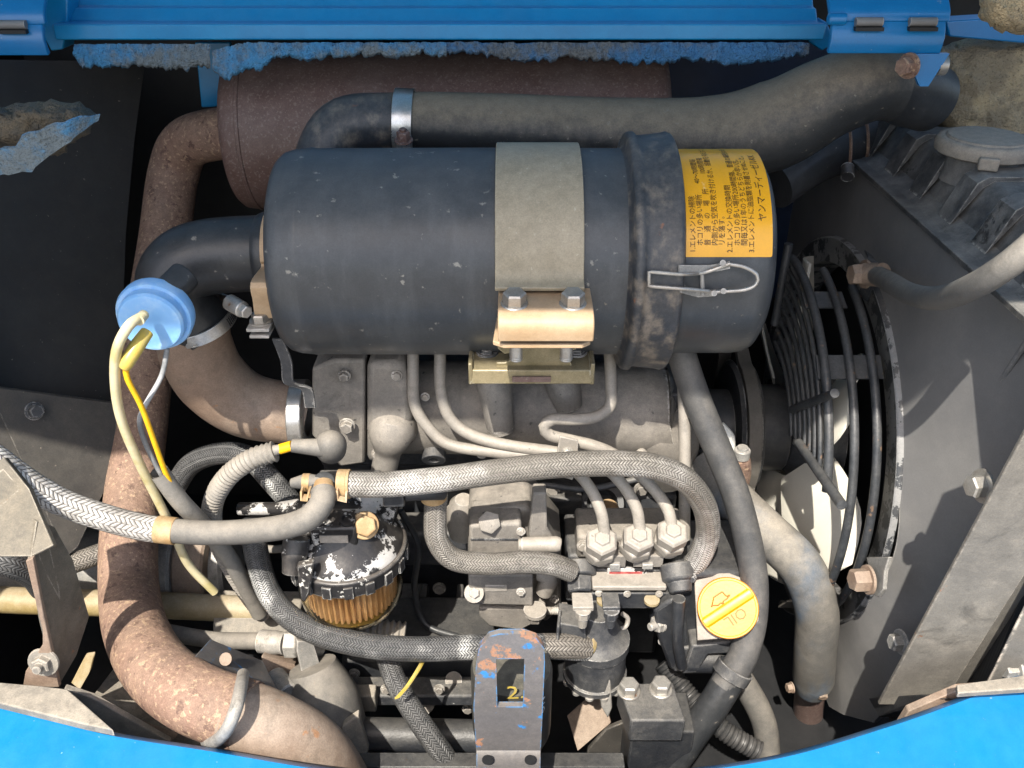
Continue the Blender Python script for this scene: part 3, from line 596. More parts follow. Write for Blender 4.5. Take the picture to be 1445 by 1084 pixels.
th1('wire_boot', 'yellow translucent terminal boot on the blue sensor', 'boot', G().tube(pts((208, 468, -.092), (196, 485, -.099), (180, 510, -.106), (176, 519, -.107)), [8 * s2, 9 * s2, 9 * s2, 7 * s2], 16, .002), 'yellow_boot', bevel=.0005)
th1('yellow_wire', 'bright yellow wire hanging from the terminal boot', 'wire', G().tube(pts((177, 512, -.106), (180, 535, -.106), (200, 575, -.102), (220, 630, -.097), (234, 668, -.093), (246, 690, -.09)), 3.6 * s2, 12, .003), 'yellow_wire')
th1('grey_wire', 'grey and white wire behind the yellow one', 'wire', G().tube(pts((236, 492, -.07), (228, 530, -.075), (205, 572, -.086), (197, 595, -.089), (205, 625, -.09), (222, 660, -.09), (240, 690, -.088)), 3.4 * s2, 12, .003), 'grey_wire')
t = thing('wire_sleeve', 'open grey sleeve tube that swallows the sensor wires', 'sleeve', PY(330, 800, -.08))
P_ = pts((224, 666, -.091), (255, 708, -.086), (290, 745, -.075), (325, 790, -.062), (350, 835, -.05), (366, 866, -.045))
g = G(); g.tube(P_, 13 * s2, 20, .003, cap=False); g.tube(P_, 10.8 * s2, 20, .003, cap=False); g.build('sleeve', 'conduit', t)

# ================================================================== MUFFLER, EXHAUST, BIG HOSE
mu = thing('muffler', 'rusty brown cylindrical muffler under the torn foam', 'muffler', PY(620, 290, .2))
mc = PY(722.5, 183, .2); ms = mpp(mc); RM = 110 * ms
g = G(); X0, X1 = (306 - 722.5) * ms * .925, (948 - 722.5) * ms * .925
g.lathe(Vector((0, mc.y, mc.z)), XV, [(X0, 0), (X0, RM * .8), (X0 + 3 * ms, RM * .93), (X0 + 10 * ms, RM * .985), (X0 + 24 * ms, RM), (X1 - 24 * ms, RM), (X1 - 10 * ms, RM * .985), (X1 - 2 * ms, RM * .93), (X1, RM * .86), (X1, 0)], 80); g.build('drum', 'muffler_rust', mu, ang=60)
g = G(); g.lathe(Vector((0, mc.y, mc.z)), XV, [(X0 + 26 * ms, RM), (X0 + 27 * ms, RM * 1.012), (X0 + 31 * ms, RM * 1.012), (X0 + 32 * ms, RM)], 80); g.build('seam', 'muffler_rust', mu)
ex = thing('exhaust_pipe', 'long rusty exhaust pipe curving down the left side to the bottom', 'exhaust pipe', PY(300, 985, -.17))
P_ = pts((345, 190, .205), (303, 190, .215), (262, 205, .228), (244, 250, .226), (232, 340, .188), (212, 470, .125), (199, 590, .075), (189, 680, .035), (182, 760, -.012), (182, 830, -.045), (192, 890, -.095), (222, 945, -.14), (275, 985, -.168), (350, 1012, -.18))
g = G(); g.tube(P_, .0213, 44, .004); g.build('pipe', 'pipe_rust', ex, ang=70)
g = G(); g.tube(pts((322, 1004, -.177), (390, 1030, -.182), (450, 1070, -.18), (500, 1150, -.175)), .0212, 44, .004); g.build('tailpipe', 'pipe_rust_soft', ex, ang=70)
ub = thing('u_bolt', 'grey U-bolt clamping the exhaust pipe to a black plate', 'u-bolt', PY(310, 1040, -.19))
g = G(); g.tube(pts((343, 952, -.158), (340, 970, -.182), (333, 1000, -.200), (320, 1030, -.206), (303, 1047, -.2), (292, 1046, -.19)), .0038, 16, .002); g.build('rod', 'tin_grey', ub)

bh = thing('intake_hose', 'thick dusty black intake hose crossing behind the air cleaner', 'hose', PY(800, 250, .1))
hp = pts((556, 174, .095), (700, 180, .096), (860, 190, .095), (1000, 196, .092), (1090, 178, .090), (1165, 140, .088), (1225, 118, .088), (1262, 118, .09))
hs = mpp(hp[1]); g = G(); g.tube(hp, [43 * hs, 46 * hs, 50 * hs, 58 * hs, 62 * hs, 55 * hs, 51 * hs, 49 * hs], 48, .004); g.build('bend', 'hose_rubber', bh, ang=70)
g = G(); g.tube(pts((452, 268, .075), (460, 215, .082), (490, 178, .09), (560, 172, .095)), [40 * hs, 40 * hs, 40 * hs, 39.5 * hs], 40, .004); tag(g.build('hose_elbow', 'black_ring', ang=70), 'black elbow at the left end of the thick intake hose', 'elbow')
c = PY(571, 174, .095); hose_clamp('bright worm clamp at the left end of the thick hose', c, XV + Vector((0, 0, -.05)), 44.5 * hs, 27 * hs, None)
t = thing('clamp_screw', 'dark rusty screw of the bright worm clamp', 'screw', PY(570, 200, .05))
p = PY(569, 186, .060); g = G(); g.bolt(p + ZV * -.006, Vector((0, -.25, 1)), 9 * hs, 12 * hs, 1.4, stud=.002); g.build('head', 'muffler_rust', t); g = G(); g.cyl(p + ZV * -.016 + YV * .003, p + ZV * -.006, 11 * hs); g.build('housing', 'steel_clamp', t)
c = PY(1290, 128, .088); hs2 = mpp(c)
th1('hose_cuff', 'sooty rubber cuff under the right hinge', 'cuff', G().tube(pts((1240, 112, .09), (1262, 118, .094), (1285, 128, .10), (1312, 140, .108)), [49 * hs2, 51 * hs2, 51 * hs2, 47 * hs2], 40, .004), 'black_rubber')
# short hose from radiator tank
t = thing('radiator_top_hose', 'short black hose joining the radiator tank behind the big hose', 'hose', PY(1160, 220, .13))
g = G(); g.tube([PY(1090, 260, .15), PX(1150, 222, .245), PX(1210, 203, .285), PX(1250, 192, .31)], .021, 32, .004); g.build('hose', 'black_rubber', t)
for q in (1192, 1216):
    c = PX(q, 207 - (q - 1192) * .25, .265 + (q - 1192) * .0009); d = Vector((1, -.1, .12)).normalized(); g = G(); g.lathe(c, d, [(-.0012, .0212), (0, .0224), (.0012, .0212)], 32); g.build('wire_clip', 'pipe_rust', t)
g = G(); g.cyl(PX(1196, 236, .258), PX(1196, 250, .256), .005); g.build('clip_screw', 'black_chipped', t)

# ================================================================== RADIATOR, FAN, SHROUD (planes of constant x)
XS, YC, ZC, RS = .2755, .1156, -.114, .1605
def ang(px, py, X):
    p = PX(px, py, X); return math.degrees(math.atan2(p.z - ZC, -(p.y - YC)))
def ringp(th, R, X): return Vector((X, YC - R * math.cos(R_(th)), ZC + R * math.sin(R_(th))))
shr = thing('fan_shroud', 'grey sheet metal fan shroud with round opening on the right', 'shroud', (XS, .08, -.29))
outer = [(.30, .1072), (-.143, .1072), (-.134, .059), (-.068, -.275), (-.02, -.315), (.30, -.315)]
def outer_hit(a):
    d = Vector((-math.cos(a), math.sin(a))); o = Vector((YC, ZC)); best = None
    for i in range(len(outer)):
        p, q = Vector(outer[i]), Vector(outer[(i + 1) % len(outer)]); e = q - p; den = d.x * e.y - d.y * e.x
        if abs(den) < 1e-9: continue
        t = ((p.x - o.x) * e.y - (p.y - o.y) * e.x) / den; u = ((p.x - o.x) * d.y - (p.y - o.y) * d.x) / den
        if t > 0 and -1e-6 <= u <= 1 + 1e-6 and (best is None or t < best): best = t
    return o + d * best
angs = sorted([2 * math.pi * i / 120 for i in range(120)] + [math.atan2(z - ZC, -(y - YC)) % (2 * math.pi) for y, z in outer])
vs, fs = [], []; n = len(angs)
for a in angs:
    h = outer_hit(a); o = Vector((YC, ZC)); d = Vector((-math.cos(a), math.sin(a))); c1 = o + d * (RS + .006); L = (h - c1)
    m1 = c1 + L * .35
    for q, xo in ((c1, -.0035), (m1, -.0005), (h, 0), (h, .003), (c1, .003)): vs.append((XS + xo + max(0, -.045 - q.x) * .6, q.x, q.y))
for i in range(n):
    j = (i + 1) % n
    for k_ in range(5): l_ = (k_ + 1) % 5; fs.append((i * 5 + k_, j * 5 + k_, j * 5 + l_, i * 5 + l_))
g = G(); g.add(vs, fs); g.build('panel', 'shroud_grey', shr, ang=40)
o = Vector((0, YC, ZC)); g = G(); g.lathe(o, XV, [(XS + .02, RS - .015), (XS - .0055, RS - .0155), (XS - .0062, RS - .0145), (XS - .0066, RS + .0045), (XS - .0075, RS + .0052), (XS - .0068, RS + .0066), (XS - .003, RS + .007)], 120); g.build('lip', 'shroud_lip', shr, ang=60)
g = G()
for (a, b) in (((1452, 478), (1345, 640)),): g.tube([PX(*a, XS + .02), PX(*b, XS + .02)], .0016, 8)
g.build('crease', 'shroud_grey', shr)
core = thing('radiator', 'black radiator with ribbed tank on the far right', 'radiator', (.34, .05, -.3))
g = G(); g.box(Vector((XS + .045, .08, -.09)), (.02, .44, .4)); g.build('core', 'core_fins', core)
tp = [(.2765, .109), (.2865, .1125), (.2935, .116), (.303, .1375), (.309, .1415), (.46, .1415), (.46, .109)]
g = G(); g.prism([Vector((x, .215, z)) for x, z in tp], (0, -.40, 0)); g.build('top_tank', 'tank_black', core, bevel=.003, seg=3)
for y_ in (.185, .135, .085, .035, -.015, -.065, -.115):
    g = G(); g.prism([Vector((x, y_, z)) for x, z in [(.2865, .1122), (.2878, .1155), (.2975, .1405), (.304, .1445), (.34, .1445), (.34, .1412), (.308, .1412), (.302, .1370)]], (0, -.020, 0)); g.build('rib', 'tank_black', core, bevel=.002, seg=3)
g = G(); g.box(Vector((.279, .03, .1085)), (.014, .42, .004)); g.build('seam', 'tank_black', core, bevel=.0005)
cp = PZ(1394, 192, .1585); rc = .0315
nk = cp - ZV * .03
g = G(); g.lathe(nk, ZV, [(0, rc * .78), (.006, rc * .72), (.018, rc * .72), (.02, rc * .8)], 40); g.build('filler_neck', 'tank_black', core)
capo = bpy.data.objects.new('cap', None); COL.objects.link(capo); capo.parent = core; capo['label'] = 'dusty round radiator cap'; ORG[capo.name] = ORG[core.name]
g = G(); g.lathe(cp - ZV * .011, ZV, [(0, 0), (0, rc * .95), (.001, rc), (.006, rc * 1.02), (.009, rc * .97), (.0102, rc * .88), (.0098, rc * .82), (.0112, rc * .78), (.0118, rc * .3), (.0118, 0)], 56); g.build('lid', 'cap_dust', capo, ang=40)
for a in (250, 70):
    d = Vector((math.cos(R_(a)), math.sin(R_(a)), 0)); g = G(); g.box(cp - ZV * .0095 + d * rc * 1.03, (.008, .012, .008), (d, d.cross(ZV), ZV)); g.build('ear', 'cap_dust', capo, bevel=.001)
g = G(); a = cp + Vector((.004, -.028, -.02)); g.cyl(a, a + Vector((.03, -.02, -.003)), .006); g.build('overflow_spout', 'zinc', core, bevel=.001)
# overflow hose
t = thing('overflow_hose', 'grey rubber hose sagging across the shroud from a clip', 'hose', PX(1310, 425, .24))
g = G(); g.tube([PX(1228, 384, .262), PX(1252, 396, .255), PX(1285, 415, .248), PX(1325, 421, .24), PX(1372, 405, .235), PX(1425, 372, .24), PX(1480, 325, .255)], .0068, 24, .003); g.build('hose', 'hose_grey', t)
g = G(); g.strip([PX(1226, 358, .262), PX(1232, 372, .259), PX(1226, 398, .258), PX(1218, 420, .262)], XV * .0012 + YV * -.006, .0014, .002); g.build('clip', 'wire_black', t)
t = thing('guard_bolt', 'dusty bolt holding the fan guard at its upper end', 'bolt', PX(1210, 388, .25), 'fan guard bolts')
g = G(); g.bolt(PX(1222, 387, .256), Vector((-1, -.1, .02)), .0078, .010, 1.35); g.cyl(PX(1222, 387, .256), PX(1245, 388, .262), .0085); g.build('head', 'pipe_rust_soft', t)
t = thing('guard_bolt', 'rusty bolt holding the fan guard at its lower end', 'bolt', PX(1215, 820, .24), 'fan guard bolts')
g = G(); q = PX(1226, 818, .252); g.bolt(q, Vector((-1, -.12, .05)), .0082, .011, 1.3); g.build('head', 'pipe_rust_soft', t)
g = G(); g.prism([PX(x, y, .256) for x, y in [(1222, 786), (1254, 786), (1248, 806), (1246, 832), (1238, 843), (1229, 838), (1226, 800)]], (.003, 0, 0)); g.build('tab', 'tin_grey', t, bevel=.0006)

# ---- fan guard
gd = thing('fan_guard', 'black wire fan guard of curved bars over the white fan', 'fan guard', ringp(-60, RS, .24))
def arc(R, X, a0, a1, r, name='bar'):
    P_ = [ringp(a0 + (a1 - a0) * i / 40, R, X) for i in range(41)]; g = G(); g.tube(P_, r, 12, .01); return g.build(name, 'wire_black', gd)
def pol(px, py, X): p = PX(px, py, X); return math.hypot(p.y - YC, p.z - ZC), math.degrees(math.atan2(p.z - ZC, -(p.y - YC)))
def endang(R, A, B): t_ = (R - A[0]) / (B[0] - A[0]); return A[1] + (B[1] - A[1]) * max(-.1, min(1.3, t_))
LOW = (pol(1186, 710, .2185), pol(1128, 627, .2185)); TOP = (pol(1112, 346, .2185), pol(1095, 455, .2185))
arc(RS * .985, .2575, -62, 76, .0032); arc(RS * .985, .2415, -62, 84, .0032); arc(RS * .985, .2235, LOW[0][1] - 2, TOP[0][1], .0034)
for R in (.1495, .1385, .1275, .1165, .1055, .0945, .0835): arc(R, .2205, endang(R, *LOW), endang(R, *TOP), .0019)
for A, B, r_ in (((1188, 713), (1127, 625), .0036), ((1178, 555), (1118, 578), .0032), ((1113, 344), (1093, 458), .0034)):
    g = G(); g.tube([PX(*A, .2175), PX(*B, .2165)], r_, 12); g.build('spoke', 'wire_black', gd)
for th, h in ((-34, 4.6), (50, 3.4), (72, 3.2)):
    P0, P1 = ringp(th, RS * .962, .219), ringp(th, RS * .962, .266 if th != 72 else .25)
    wv = (ringp(th + h, RS * .962, 0) - ringp(th - h, RS * .962, 0)) * .5; g = G(); g.strip([P0, P1], wv, .0018, .02); g.build('flat', 'wire_black' if th > 0 else 'frame_grey', gd, bevel=.0003)
# ---- fan
fan = thing('cooling_fan', 'off-white plastic cooling fan behind the wire guard', 'fan', (.245, YC, ZC - .15))
hubc = Vector((.232, YC, ZC))
g = G(); g.lathe(hubc, XV, [(.002, 0), (.002, .026), (.006, .036), (.02, .05), (.036, .056), (.044, .056), (.044, 0)], 48); g.build('hub', 'engine_dark', fan)
for i in range(6):
    th = ang(1222, 540, .25) - 2 + i * 60; vs, fs = [], []; nr, nc = 10, 8
    for sgn in (0, 1):
        for a in range(nr + 1):
            t_ = a / nr; R = .045 + (.150 - .045) * t_; chord = .056 + .034 * math.sin(t_ * 2.2); tw = R_(42 - 16 * t_); edge = 1 - max(0, (t_ - .7) / .3) ** 2 * .5
            for c_ in range(nc + 1):
                u_ = (c_ / nc - .5) * chord * edge; camb = .006 * (1 - (2 * c_ / nc - 1) ** 2)
                ang_ = th + math.degrees(u_ * math.cos(tw) / R); vs.append(ringp(ang_, R, .248 + u_ * math.sin(tw) * .75 - camb + sgn * .0022))
    q = (nr + 1) * (nc + 1)
    for sgn in (0, 1):
        for a in range(nr):
            for c_ in range(nc): b = sgn * q + a * (nc + 1) + c_; fs.append((b, b + 1, b + nc + 2, b + nc + 1) if sgn else (b, b + nc + 1, b + nc + 2, b + 1))
    bd = [c_ for c_ in range(nc + 1)] + [(a) * (nc + 1) + nc for a in range(1, nr + 1)] + [nr * (nc + 1) + c_ for c_ in range(nc - 1, -1, -1)] + [a * (nc + 1) for a in range(nr - 1, 0, -1)]
    for a in range(len(bd)): b = bd[a]; c_ = bd[(a + 1) % len(bd)]; fs.append((b, c_, c_ + q, b + q))
    g = G(); g.add(vs, fs); g.build('blade', 'fan_white', fan, ang=50)
# ---- water pump nose, pulley, belt
pu = thing('fan_pulley', 'black pulley and drum between engine and fan', 'pulley', (.18, YC, ZC - .06))
g = G(); g.cyl(Vector((.208, YC, ZC)), Vector((.238, YC, ZC)), .038, 48, ch=.003); g.build('drum', 'cast_black', pu)
g = G(); g.lathe(Vector((.189, YC, ZC)), XV, [(0, 0), (0, .056), (.003, .060), (.007, .050), (.012, .050), (.016, .060), (.019, .057), (.019, 0)], 56); g.build('sheave', 'engine_dark', pu)
g = G(); g.cyl(Vector((.12, YC, ZC)), Vector((.189, YC, ZC)), .034, 32); g.build('shaft_housing', 'cast_black', pu)
t = thing('fan_belt', 'dull grey fan belt looped round the pulley', 'belt', (.1985, YC, -.3))
P_ = [Vector((.1985, YC - .0605 * math.cos(R_(a)), ZC + .0605 * math.sin(R_(a)))) for a in range(-20, 100, 10)] + [Vector((.1985, YC + .07, ZC + .05)), Vector((.1985, YC + .05, ZC - .2)), Vector((.1985, YC - .01, ZC - .23)), Vector((.1985, YC - .045, ZC - .19)), Vector((.1985, YC - .06, ZC - .06)), Vector((.1985, YC - .0605 * math.cos(R_(-20)), ZC + .0605 * math.sin(R_(-20))))]
g = G(); g.strip(P_, XV * .0055, .006, .004); g.build('loop', 'belt', t, bevel=.0006)

# ---- outer radiator frame plates
fr = thing('radiator_support', 'dusty upright steel frame plates beside the radiator', 'frame', PX(1330, 990, .26))
g = G(); g.prism([PX(x, y, X_) for x, y, X_ in [(1505, 500, .252), (1240, 992, .252), (1390, 992, .335), (1560, 700, .335)]], (.004, 0, 0)); g.build('front_plate', 'frame_grey', fr, bevel=.0008)
a, b = PX(1505, 500, .252), PX(1240, 992, .252); g = G(); g.strip([a, b], XV * .022, .0025, .05)
for v in g.v: v.x += .0215
g.build('flange', 'frame_grey', fr, bevel=.0005)
a, b = PX(1445, 716, .288), PX(1300, 985, .288); g = G(); g.tube([a, b], .0012, 8); g.build('rib', 'frame_grey', fr)
g = G(); g.prism([PX(x, y, X_) for x, y, X_ in [(1560, 620, .300), (1386, 972, .300), (1470, 985, .345), (1600, 800, .345)]], (.003, 0, 0)); g.build('outer_plate', 'frame_grey', fr, bevel=.0008)
g = G(); g.lathe(PX(1298, 945, .2835), XV, [(0, 0), (0, .0035), (.001, .0035)], 16); g.build('hole', 'deep_black', fr)
g = G(); g.prism([PX(x, y, .262) for x, y in [(1225, 985), (1300, 980), (1330, 986), (1240, 1012)]], (.02, 0, 0)); g.build('foot', 'cast_black', fr, bevel=.0006)
for i, (x, y, X, lb, m_, r_) in enumerate([(1388, 686, .262, 'pale hex bolt with washer on the upright frame beside the shroud', 'zinc', .0066), (1272, 906, .272, 'grey hex bolt low on the shroud, in shade', 'tin_grey', .006), (1378, 940, .318, 'threaded stud and nut on the frame near the blue edge', 'pipe_rust_soft', .0055), (1432, 944, .316, 'bolt head at the far lower right of the frame', 'tin_grey', .006)]):
    t = thing('frame_bolt', lb, 'bolt', PX(x, y, X), 'frame bolts'); g = G(); g.bolt(PX(x, y, X), Vector((-1, -.15, .05)), r_, r_ * 1.1, 1.5, stud=.009 if i == 2 else 0); g.build('head', m_, t)

# ---- lower radiator hose and coolant tube
t = thing('lower_radiator_hose', 'thick grey lower radiator hose bending down beside the fan', 'hose', PY(1150, 970, -.03))
P_ = pts((985, 640, .03), (1030, 700, .01), (1080, 750, -.015), (1130, 800, -.03), (1152, 860, -.035), (1150, 920, -.03), (1148, 955, -.02), (1146, 968, -.016))
g = G(); g.tube(P_, [.0165, .0165, .0168, .017, .0168, .0168, .0172, .015], 36, .004); g.build('hose', 'hose_radiator', t)
g = G(); g.cyl(PY(1146, 945, -.012), PY(1140, 1010, .02), .0135); g.build('outlet', 'muffler_rust', t)
g = G(); g.bolt(PY(1118, 970, -.03), Vector((-1, -.2, 0)), .004, .004, 1.2); g.bolt(PY(1160, 978, -.032), Vector((0, -1, -.3)), .004, .004, 1.2); g.build('clamp_screw', 'pipe_rust_soft', t)
t = thing('breather_hose', 'long grey breather hose running from under the air cleaner past the oil cap', 'hose', PY(990, 1050, -.1))
P_ = pts((955, 480, -.01), (982, 560, -.02), (1015, 640, -.035), (1042, 710, -.05), (1062, 800, -.068), (1062, 870, -.084), (1048, 926, -.097), (1030, 955, -.103), (1022, 968, -.106))
g = G(); g.tube(P_, [.0098] * 5 + [.0104] * 4, 30, .004); g.build('hose', 'hose_dark', t)
c = PY(1034, 948, -.101); hose_clamp('flat dark clamp band low on the breather hose', c, P_[7] - P_[6], .0122, .0085, None, 'engine_dark')

# ================================================================== ENGINE
en = thing('engine_block', 'dark diesel engine block behind the pipes and pumps', 'engine', (0, .12, -.35))
g = G(); g.box(Vector((-.01, .17, -.2)), (.30, .2, .3)); g.build('crankcase', 'cast_black', en, bevel=.004)
g = G(); g.box(Vector((-.01, .15, -.09)), (.30, .17, .06)); g.box(Vector((-.01, .15, -.045)), (.29, .15, .03)); g.build('cylinder_head', 'engine_dark', en, bevel=.003)
for px, py in ((712, 712), (850, 712)):
    c = PY(px, py, .062); s = mpp(c); g = G(); g.lathe(c, to_cam(c) + ZV * .2, [(0, 0), (-.004, 18 * s), (.004, 22 * s), (.005, 30 * s), (0, 32 * s), (-.01, 32 * s)], 32); g.build('port_seal', 'black_rubber', en)
    g = G(); q = PY(px + 6, py + 8, .05); g.cyl(q, q + Vector((0, -.012, .01)), 15 * s, 24, ch=.002); g.build('core_plug', 'brass', en)
for px, py, wx, wy, Y in ((620, 760, 120, 60, .05), (790, 700, 60, 30, .055), (920, 700, 60, 40, .052), (560, 860, 90, 60, .045)):
    c = PY(px, py, Y); s = mpp(c); g = G(); g.box(c, (wx * s, .03, wy * s)); g.build('boss', 'engine_dark', en, bevel=.003)
# lower crankcase webs, seen dark with sunlit scraps
low = thing('lower_casing', 'dark lower engine casing with ledges behind the braided hose', 'casing', PY(600, 1040, -.02))
g = G(); a, b = PY(480, 935, -.05), PY(700, 1000, -.05); g.box(Vector(((a.x + b.x) / 2, -.012, (a.z + b.z) / 2)), (b.x - a.x, .07, a.z - b.z)); g.build('case', 'cast_black', low, bevel=.003)
a, b = PY(485, 965, -.062), PY(680, 985, -.062); g = G(); g.box((a + b) / 2, (b.x - a.x, .02, .012)); g.build('ledge', 'engine_dark', low, bevel=.002)
c = PY(515, 985, -.075); g = G(); g.box(c, (.018, .012, .018)); g.build('lug', 'frame_grey', low, bevel=.0012)
for px, py, r_ in ((590, 985, 26), (640, 960, 12)):
    c = PY(px, py, -.058); s = mpp(c); g = G(); g.lathe(c, to_cam(c), [(0, 0), (0, r_ * s), (-.006, r_ * s)], 24); g.build('core_plug', 'engine_grey', low)
g = G(); g.tube(pts((470, 1035, -.11), (700, 1040, -.11)), .012, 20); g.build('cross_tube', 'cast_black', low)
g = G(); a, b = PY(480, 1078, -.15), PY(880, 1082, -.15); g.box((a + b) / 2, ((b.x - a.x), .012, .012)); g.build('bottom_ledge', 'cast_black', low, bevel=.001)

# ---- intake manifold
im = thing('intake_manifold', 'dusty grey cast intake manifold directly below the air cleaner', 'manifold', PY(740, 650, .03))
m0, m1 = PY(560, 574, .034), PY(940, 578, .034); mr = 66 * mpp(m0)
g = G(); q = 12 * mpp(m0)
g.tube([m0, m1 + XV * -.02, m1 + XV * -.004, m1 + XV * .003], [mr, mr, mr * .96, mr * .72], 44, .004); g.build('plenum', 'engine_grey', im, ang=60)
g = G(); g.tube([PY(915, 585, .03), PY(935, 615, .028), PY(938, 660, .04)], [.03, .028, .024], 32, .003); g.build('end_runner', 'engine_grey', im)
g = G(); a, b = PY(936, 532, .04), PY(958, 600, .04); g.box((a + b) / 2, (b.x - a.x, .05, a.z - b.z)); g.build('flange', 'engine_dark', im, bevel=.0015)
for px, Y0, m_ in ((706, -.004, 'engine_grey'), (803, .012, 'engine_grey')):
    a, b = PY(px - 8, 545, Y0), PY(px, 603 if px < 750 else 575, Y0 - .004); s = mpp(a); g = G(); g.tube([a + YV * .01, a, b], [29 * s, 25 * s, 20 * s], 28, .004, cap=True)
    if px < 750: g.pipe_end(b - (b - a).normalized() * .001, b + (b - a).normalized() * .003, 19 * s, 7 * s, 24, .01)
    g.build('boss', m_, im, bevel=.001)
# inlet box at the left end
g = G(); YF = -.01
def slab(pxs, Y, th): return [PY(x, y, Y) for x, y in pxs], Vector((0, th, 0))
g.prism(*slab([(440, 520), (470, 508), (515, 508), (515, 655), (480, 660), (440, 615)], YF + .003, .05)); g.build('inlet_flange', 'engine_grey', im, bevel=.0022)
g = G(); g.prism(*slab([(517, 512), (570, 512), (582, 580), (578, 625), (560, 652), (517, 655)], YF - .002, .05)); g.build('inlet_box', 'engine_grey', im, bevel=.005)
for c_, r_ in (((490, 600), 9), ((486, 530), 7)):
    c = PY(*c_, YF - .001); s = mpp(c); g = G(); g.bolt(c, -YV, r_ * s, r_ * s, 1.3); g.build('bolt', 'engine_grey', im)
a = PY(424, 586, .006); s = mpp(a); g = G(); g.lathe(a - XV * 9 * s, XV, [(0, 30 * s), (0, 51 * s), (20 * s, 51 * s), (20 * s, 30 * s)], 40); g.build('gasket', 'steel_clamp', im, bevel=.0008)
a, b = PY(552, 615, -.01), PY(538, 680, -.014); g = G(); s = mpp(a); g.tube([a + YV * .02, a + ZV * .002, a.lerp(b, .35), b], [36 * s, 34 * s, 19 * s, 18 * s], 28, .003); g.build('outlet_stub', 'engine_grey', im)
c = PY(612, 650, .0); s = mpp(c); g = G(); g.pipe_end(c + Vector((0, .01, .006)), c, 17 * s, 7 * s); g.build('plug_boss', 'engine_dark', im, bevel=.0006)

# ---- three injection lines and their clip
lr = .0041
def line(lb, *q): return th1('injection_line', lb, 'fuel line', G().tube(pts(*q), lr, 16, .003), 'line_grey', 'injection lines')
line('leftmost steel injection line sweeping left under the manifold', (853, 752, -.062), (848, 722, -.058), (832, 688, -.05), (808, 662, -.04), (770, 645, -.034), (700, 638, -.026), (635, 628, -.02), (603, 602, -.016), (585, 570, -.012), (583, 530, -.008), (583, 490, 0))
line('middle steel injection line of the three above the pump', (903, 746, -.062), (897, 715, -.057), (872, 676, -.049), (840, 652, -.04), (800, 640, -.038), (720, 629, -.028), (665, 614, -.022), (635, 590, -.018), (622, 550, -.014), (621, 490, -.004))
line('rightmost steel injection line with a hairpin loop below the bracket', (948, 742, -.062), (941, 716, -.057), (915, 682, -.047), (872, 645, -.039), (840, 630, -.038), (808, 622, -.037), (776, 614, -.036), (768, 602, -.035), (780, 592, -.034), (812, 592, -.032), (842, 588, -.028), (861, 572, -.022), (862, 540, -.016), (860, 490, -.004))
t = thing('line_clip', 'small screwed metal clip gathering the three injection lines', 'clip', PY(798, 660, -.045))
g = G(); c = PY(800, 638, -.048); s = mpp(c); g.prism([PY(x, y, -.0475) for x, y in [(790, 616), (816, 622), (815, 656), (808, 678), (786, 672), (786, 640)]], (0, .0022, 0)); g.build('plate', 'line_grey', t, bevel=.0006)
g = G(); g.bolt(PY(801, 638, -.0478), -YV + ZV * .2, 6.5 * s, 5 * s, 1.35); g.build('screw', 'zinc', t)
# extra thin pipes near the right end
th1('return_line', 'thin upright steel pipe beside the braided hose at the pump', 'fuel line', G().tube(pts((963, 520, -.005), (966, 600, -.02), (966, 690, -.036), (966, 760, -.046)), .0042, 14, .004), 'line_grey')

# ---- injection pump
ip = thing('injection_pump', 'grey three cylinder fuel injection pump with hex delivery nuts', 'injection pump', PY(880, 850, -.04))
AXN = Vector((.03, -.42, .9)).normalized()
for px, py in ((846, 765), (897, 760), (944, 754)):
    c = PY(px, py + 10, -.060); s = mpp(c); g = G(); u6 = Matrix.Rotation(R_(12), 3, AXN) @ basis(AXN)[0]
    g.lathe(c - AXN * 16 * s, AXN, [(0, 0), (0, 20 * s), (14 * s, 20 * s), (14 * s, 0)], 32)
    g.lathe(c - AXN * 4 * s, AXN, [(0, 0), (0, 25 * s), (14 * s, 25 * s), (17 * s, 22 * s), (17 * s, 0)], 6, hint=u6); g.lathe(c + AXN * 13 * s, AXN, [(0, 0), (0, 23.5 * s), (18 * s, 23.5 * s), (22 * s, 20 * s), (22 * s, 12 * s), (26 * s, 11 * s), (26 * s, 0)], 6, hint=Matrix.Rotation(R_(14), 3, AXN) @ u6)
    g.build('delivery_nut', 'line_grey', ip, bevel=.0007)
g = G(); a, b = PY(800, 765, -.03), PY(975, 840, -.03); g.box(Vector(((a.x + b.x) / 2, -.012, (a.z + b.z) / 2 - .004)), (b.x - a.x, .05, a.z - b.z - .006)); g.build('body', 'engine_dark', ip, bevel=.003)
g = G(); a, b = PY(815, 758, -.04), PY(965, 790, -.04); g.box(Vector(((a.x + b.x) / 2, -.022, (a.z + b.z) / 2)), (b.x - a.x, .035, a.z - b.z)); g.build('head', 'engine_grey', ip, bevel=.003)
for px in (861, 913):
    a, b = PY(px - 21, 774, -.055), PY(px + 21, 790, -.055); g = G(); g.box((a + b) / 2, (b.x - a.x - .001, .016, a.z - b.z)); g.build('lock_plate', 'engine_grey', ip, bevel=.0008)
for px in (867, 913):
    c = PY(px, 795, -.062); s = mpp(c); g = G(); g.box(c, (15 * s, .008, 9 * s)); g.build('stop_lug', 'tin_grey', ip, bevel=.0006)
a, b = PY(840, 796, -.052), PY(930, 822, -.052); g = G(); g.box((a + b) / 2, (b.x - a.x, .012, a.z - b.z)); g.build('window', 'engine_dark', ip, bevel=.0008)
a, b = PY(857, 801, -.0595), PY(912, 812, -.0595); g = G(); g.box((a + b) / 2, (b.x - a.x, .002, a.z - b.z)); tagp = g.build('name_tag', 'silver', ip, bevel=.0003)
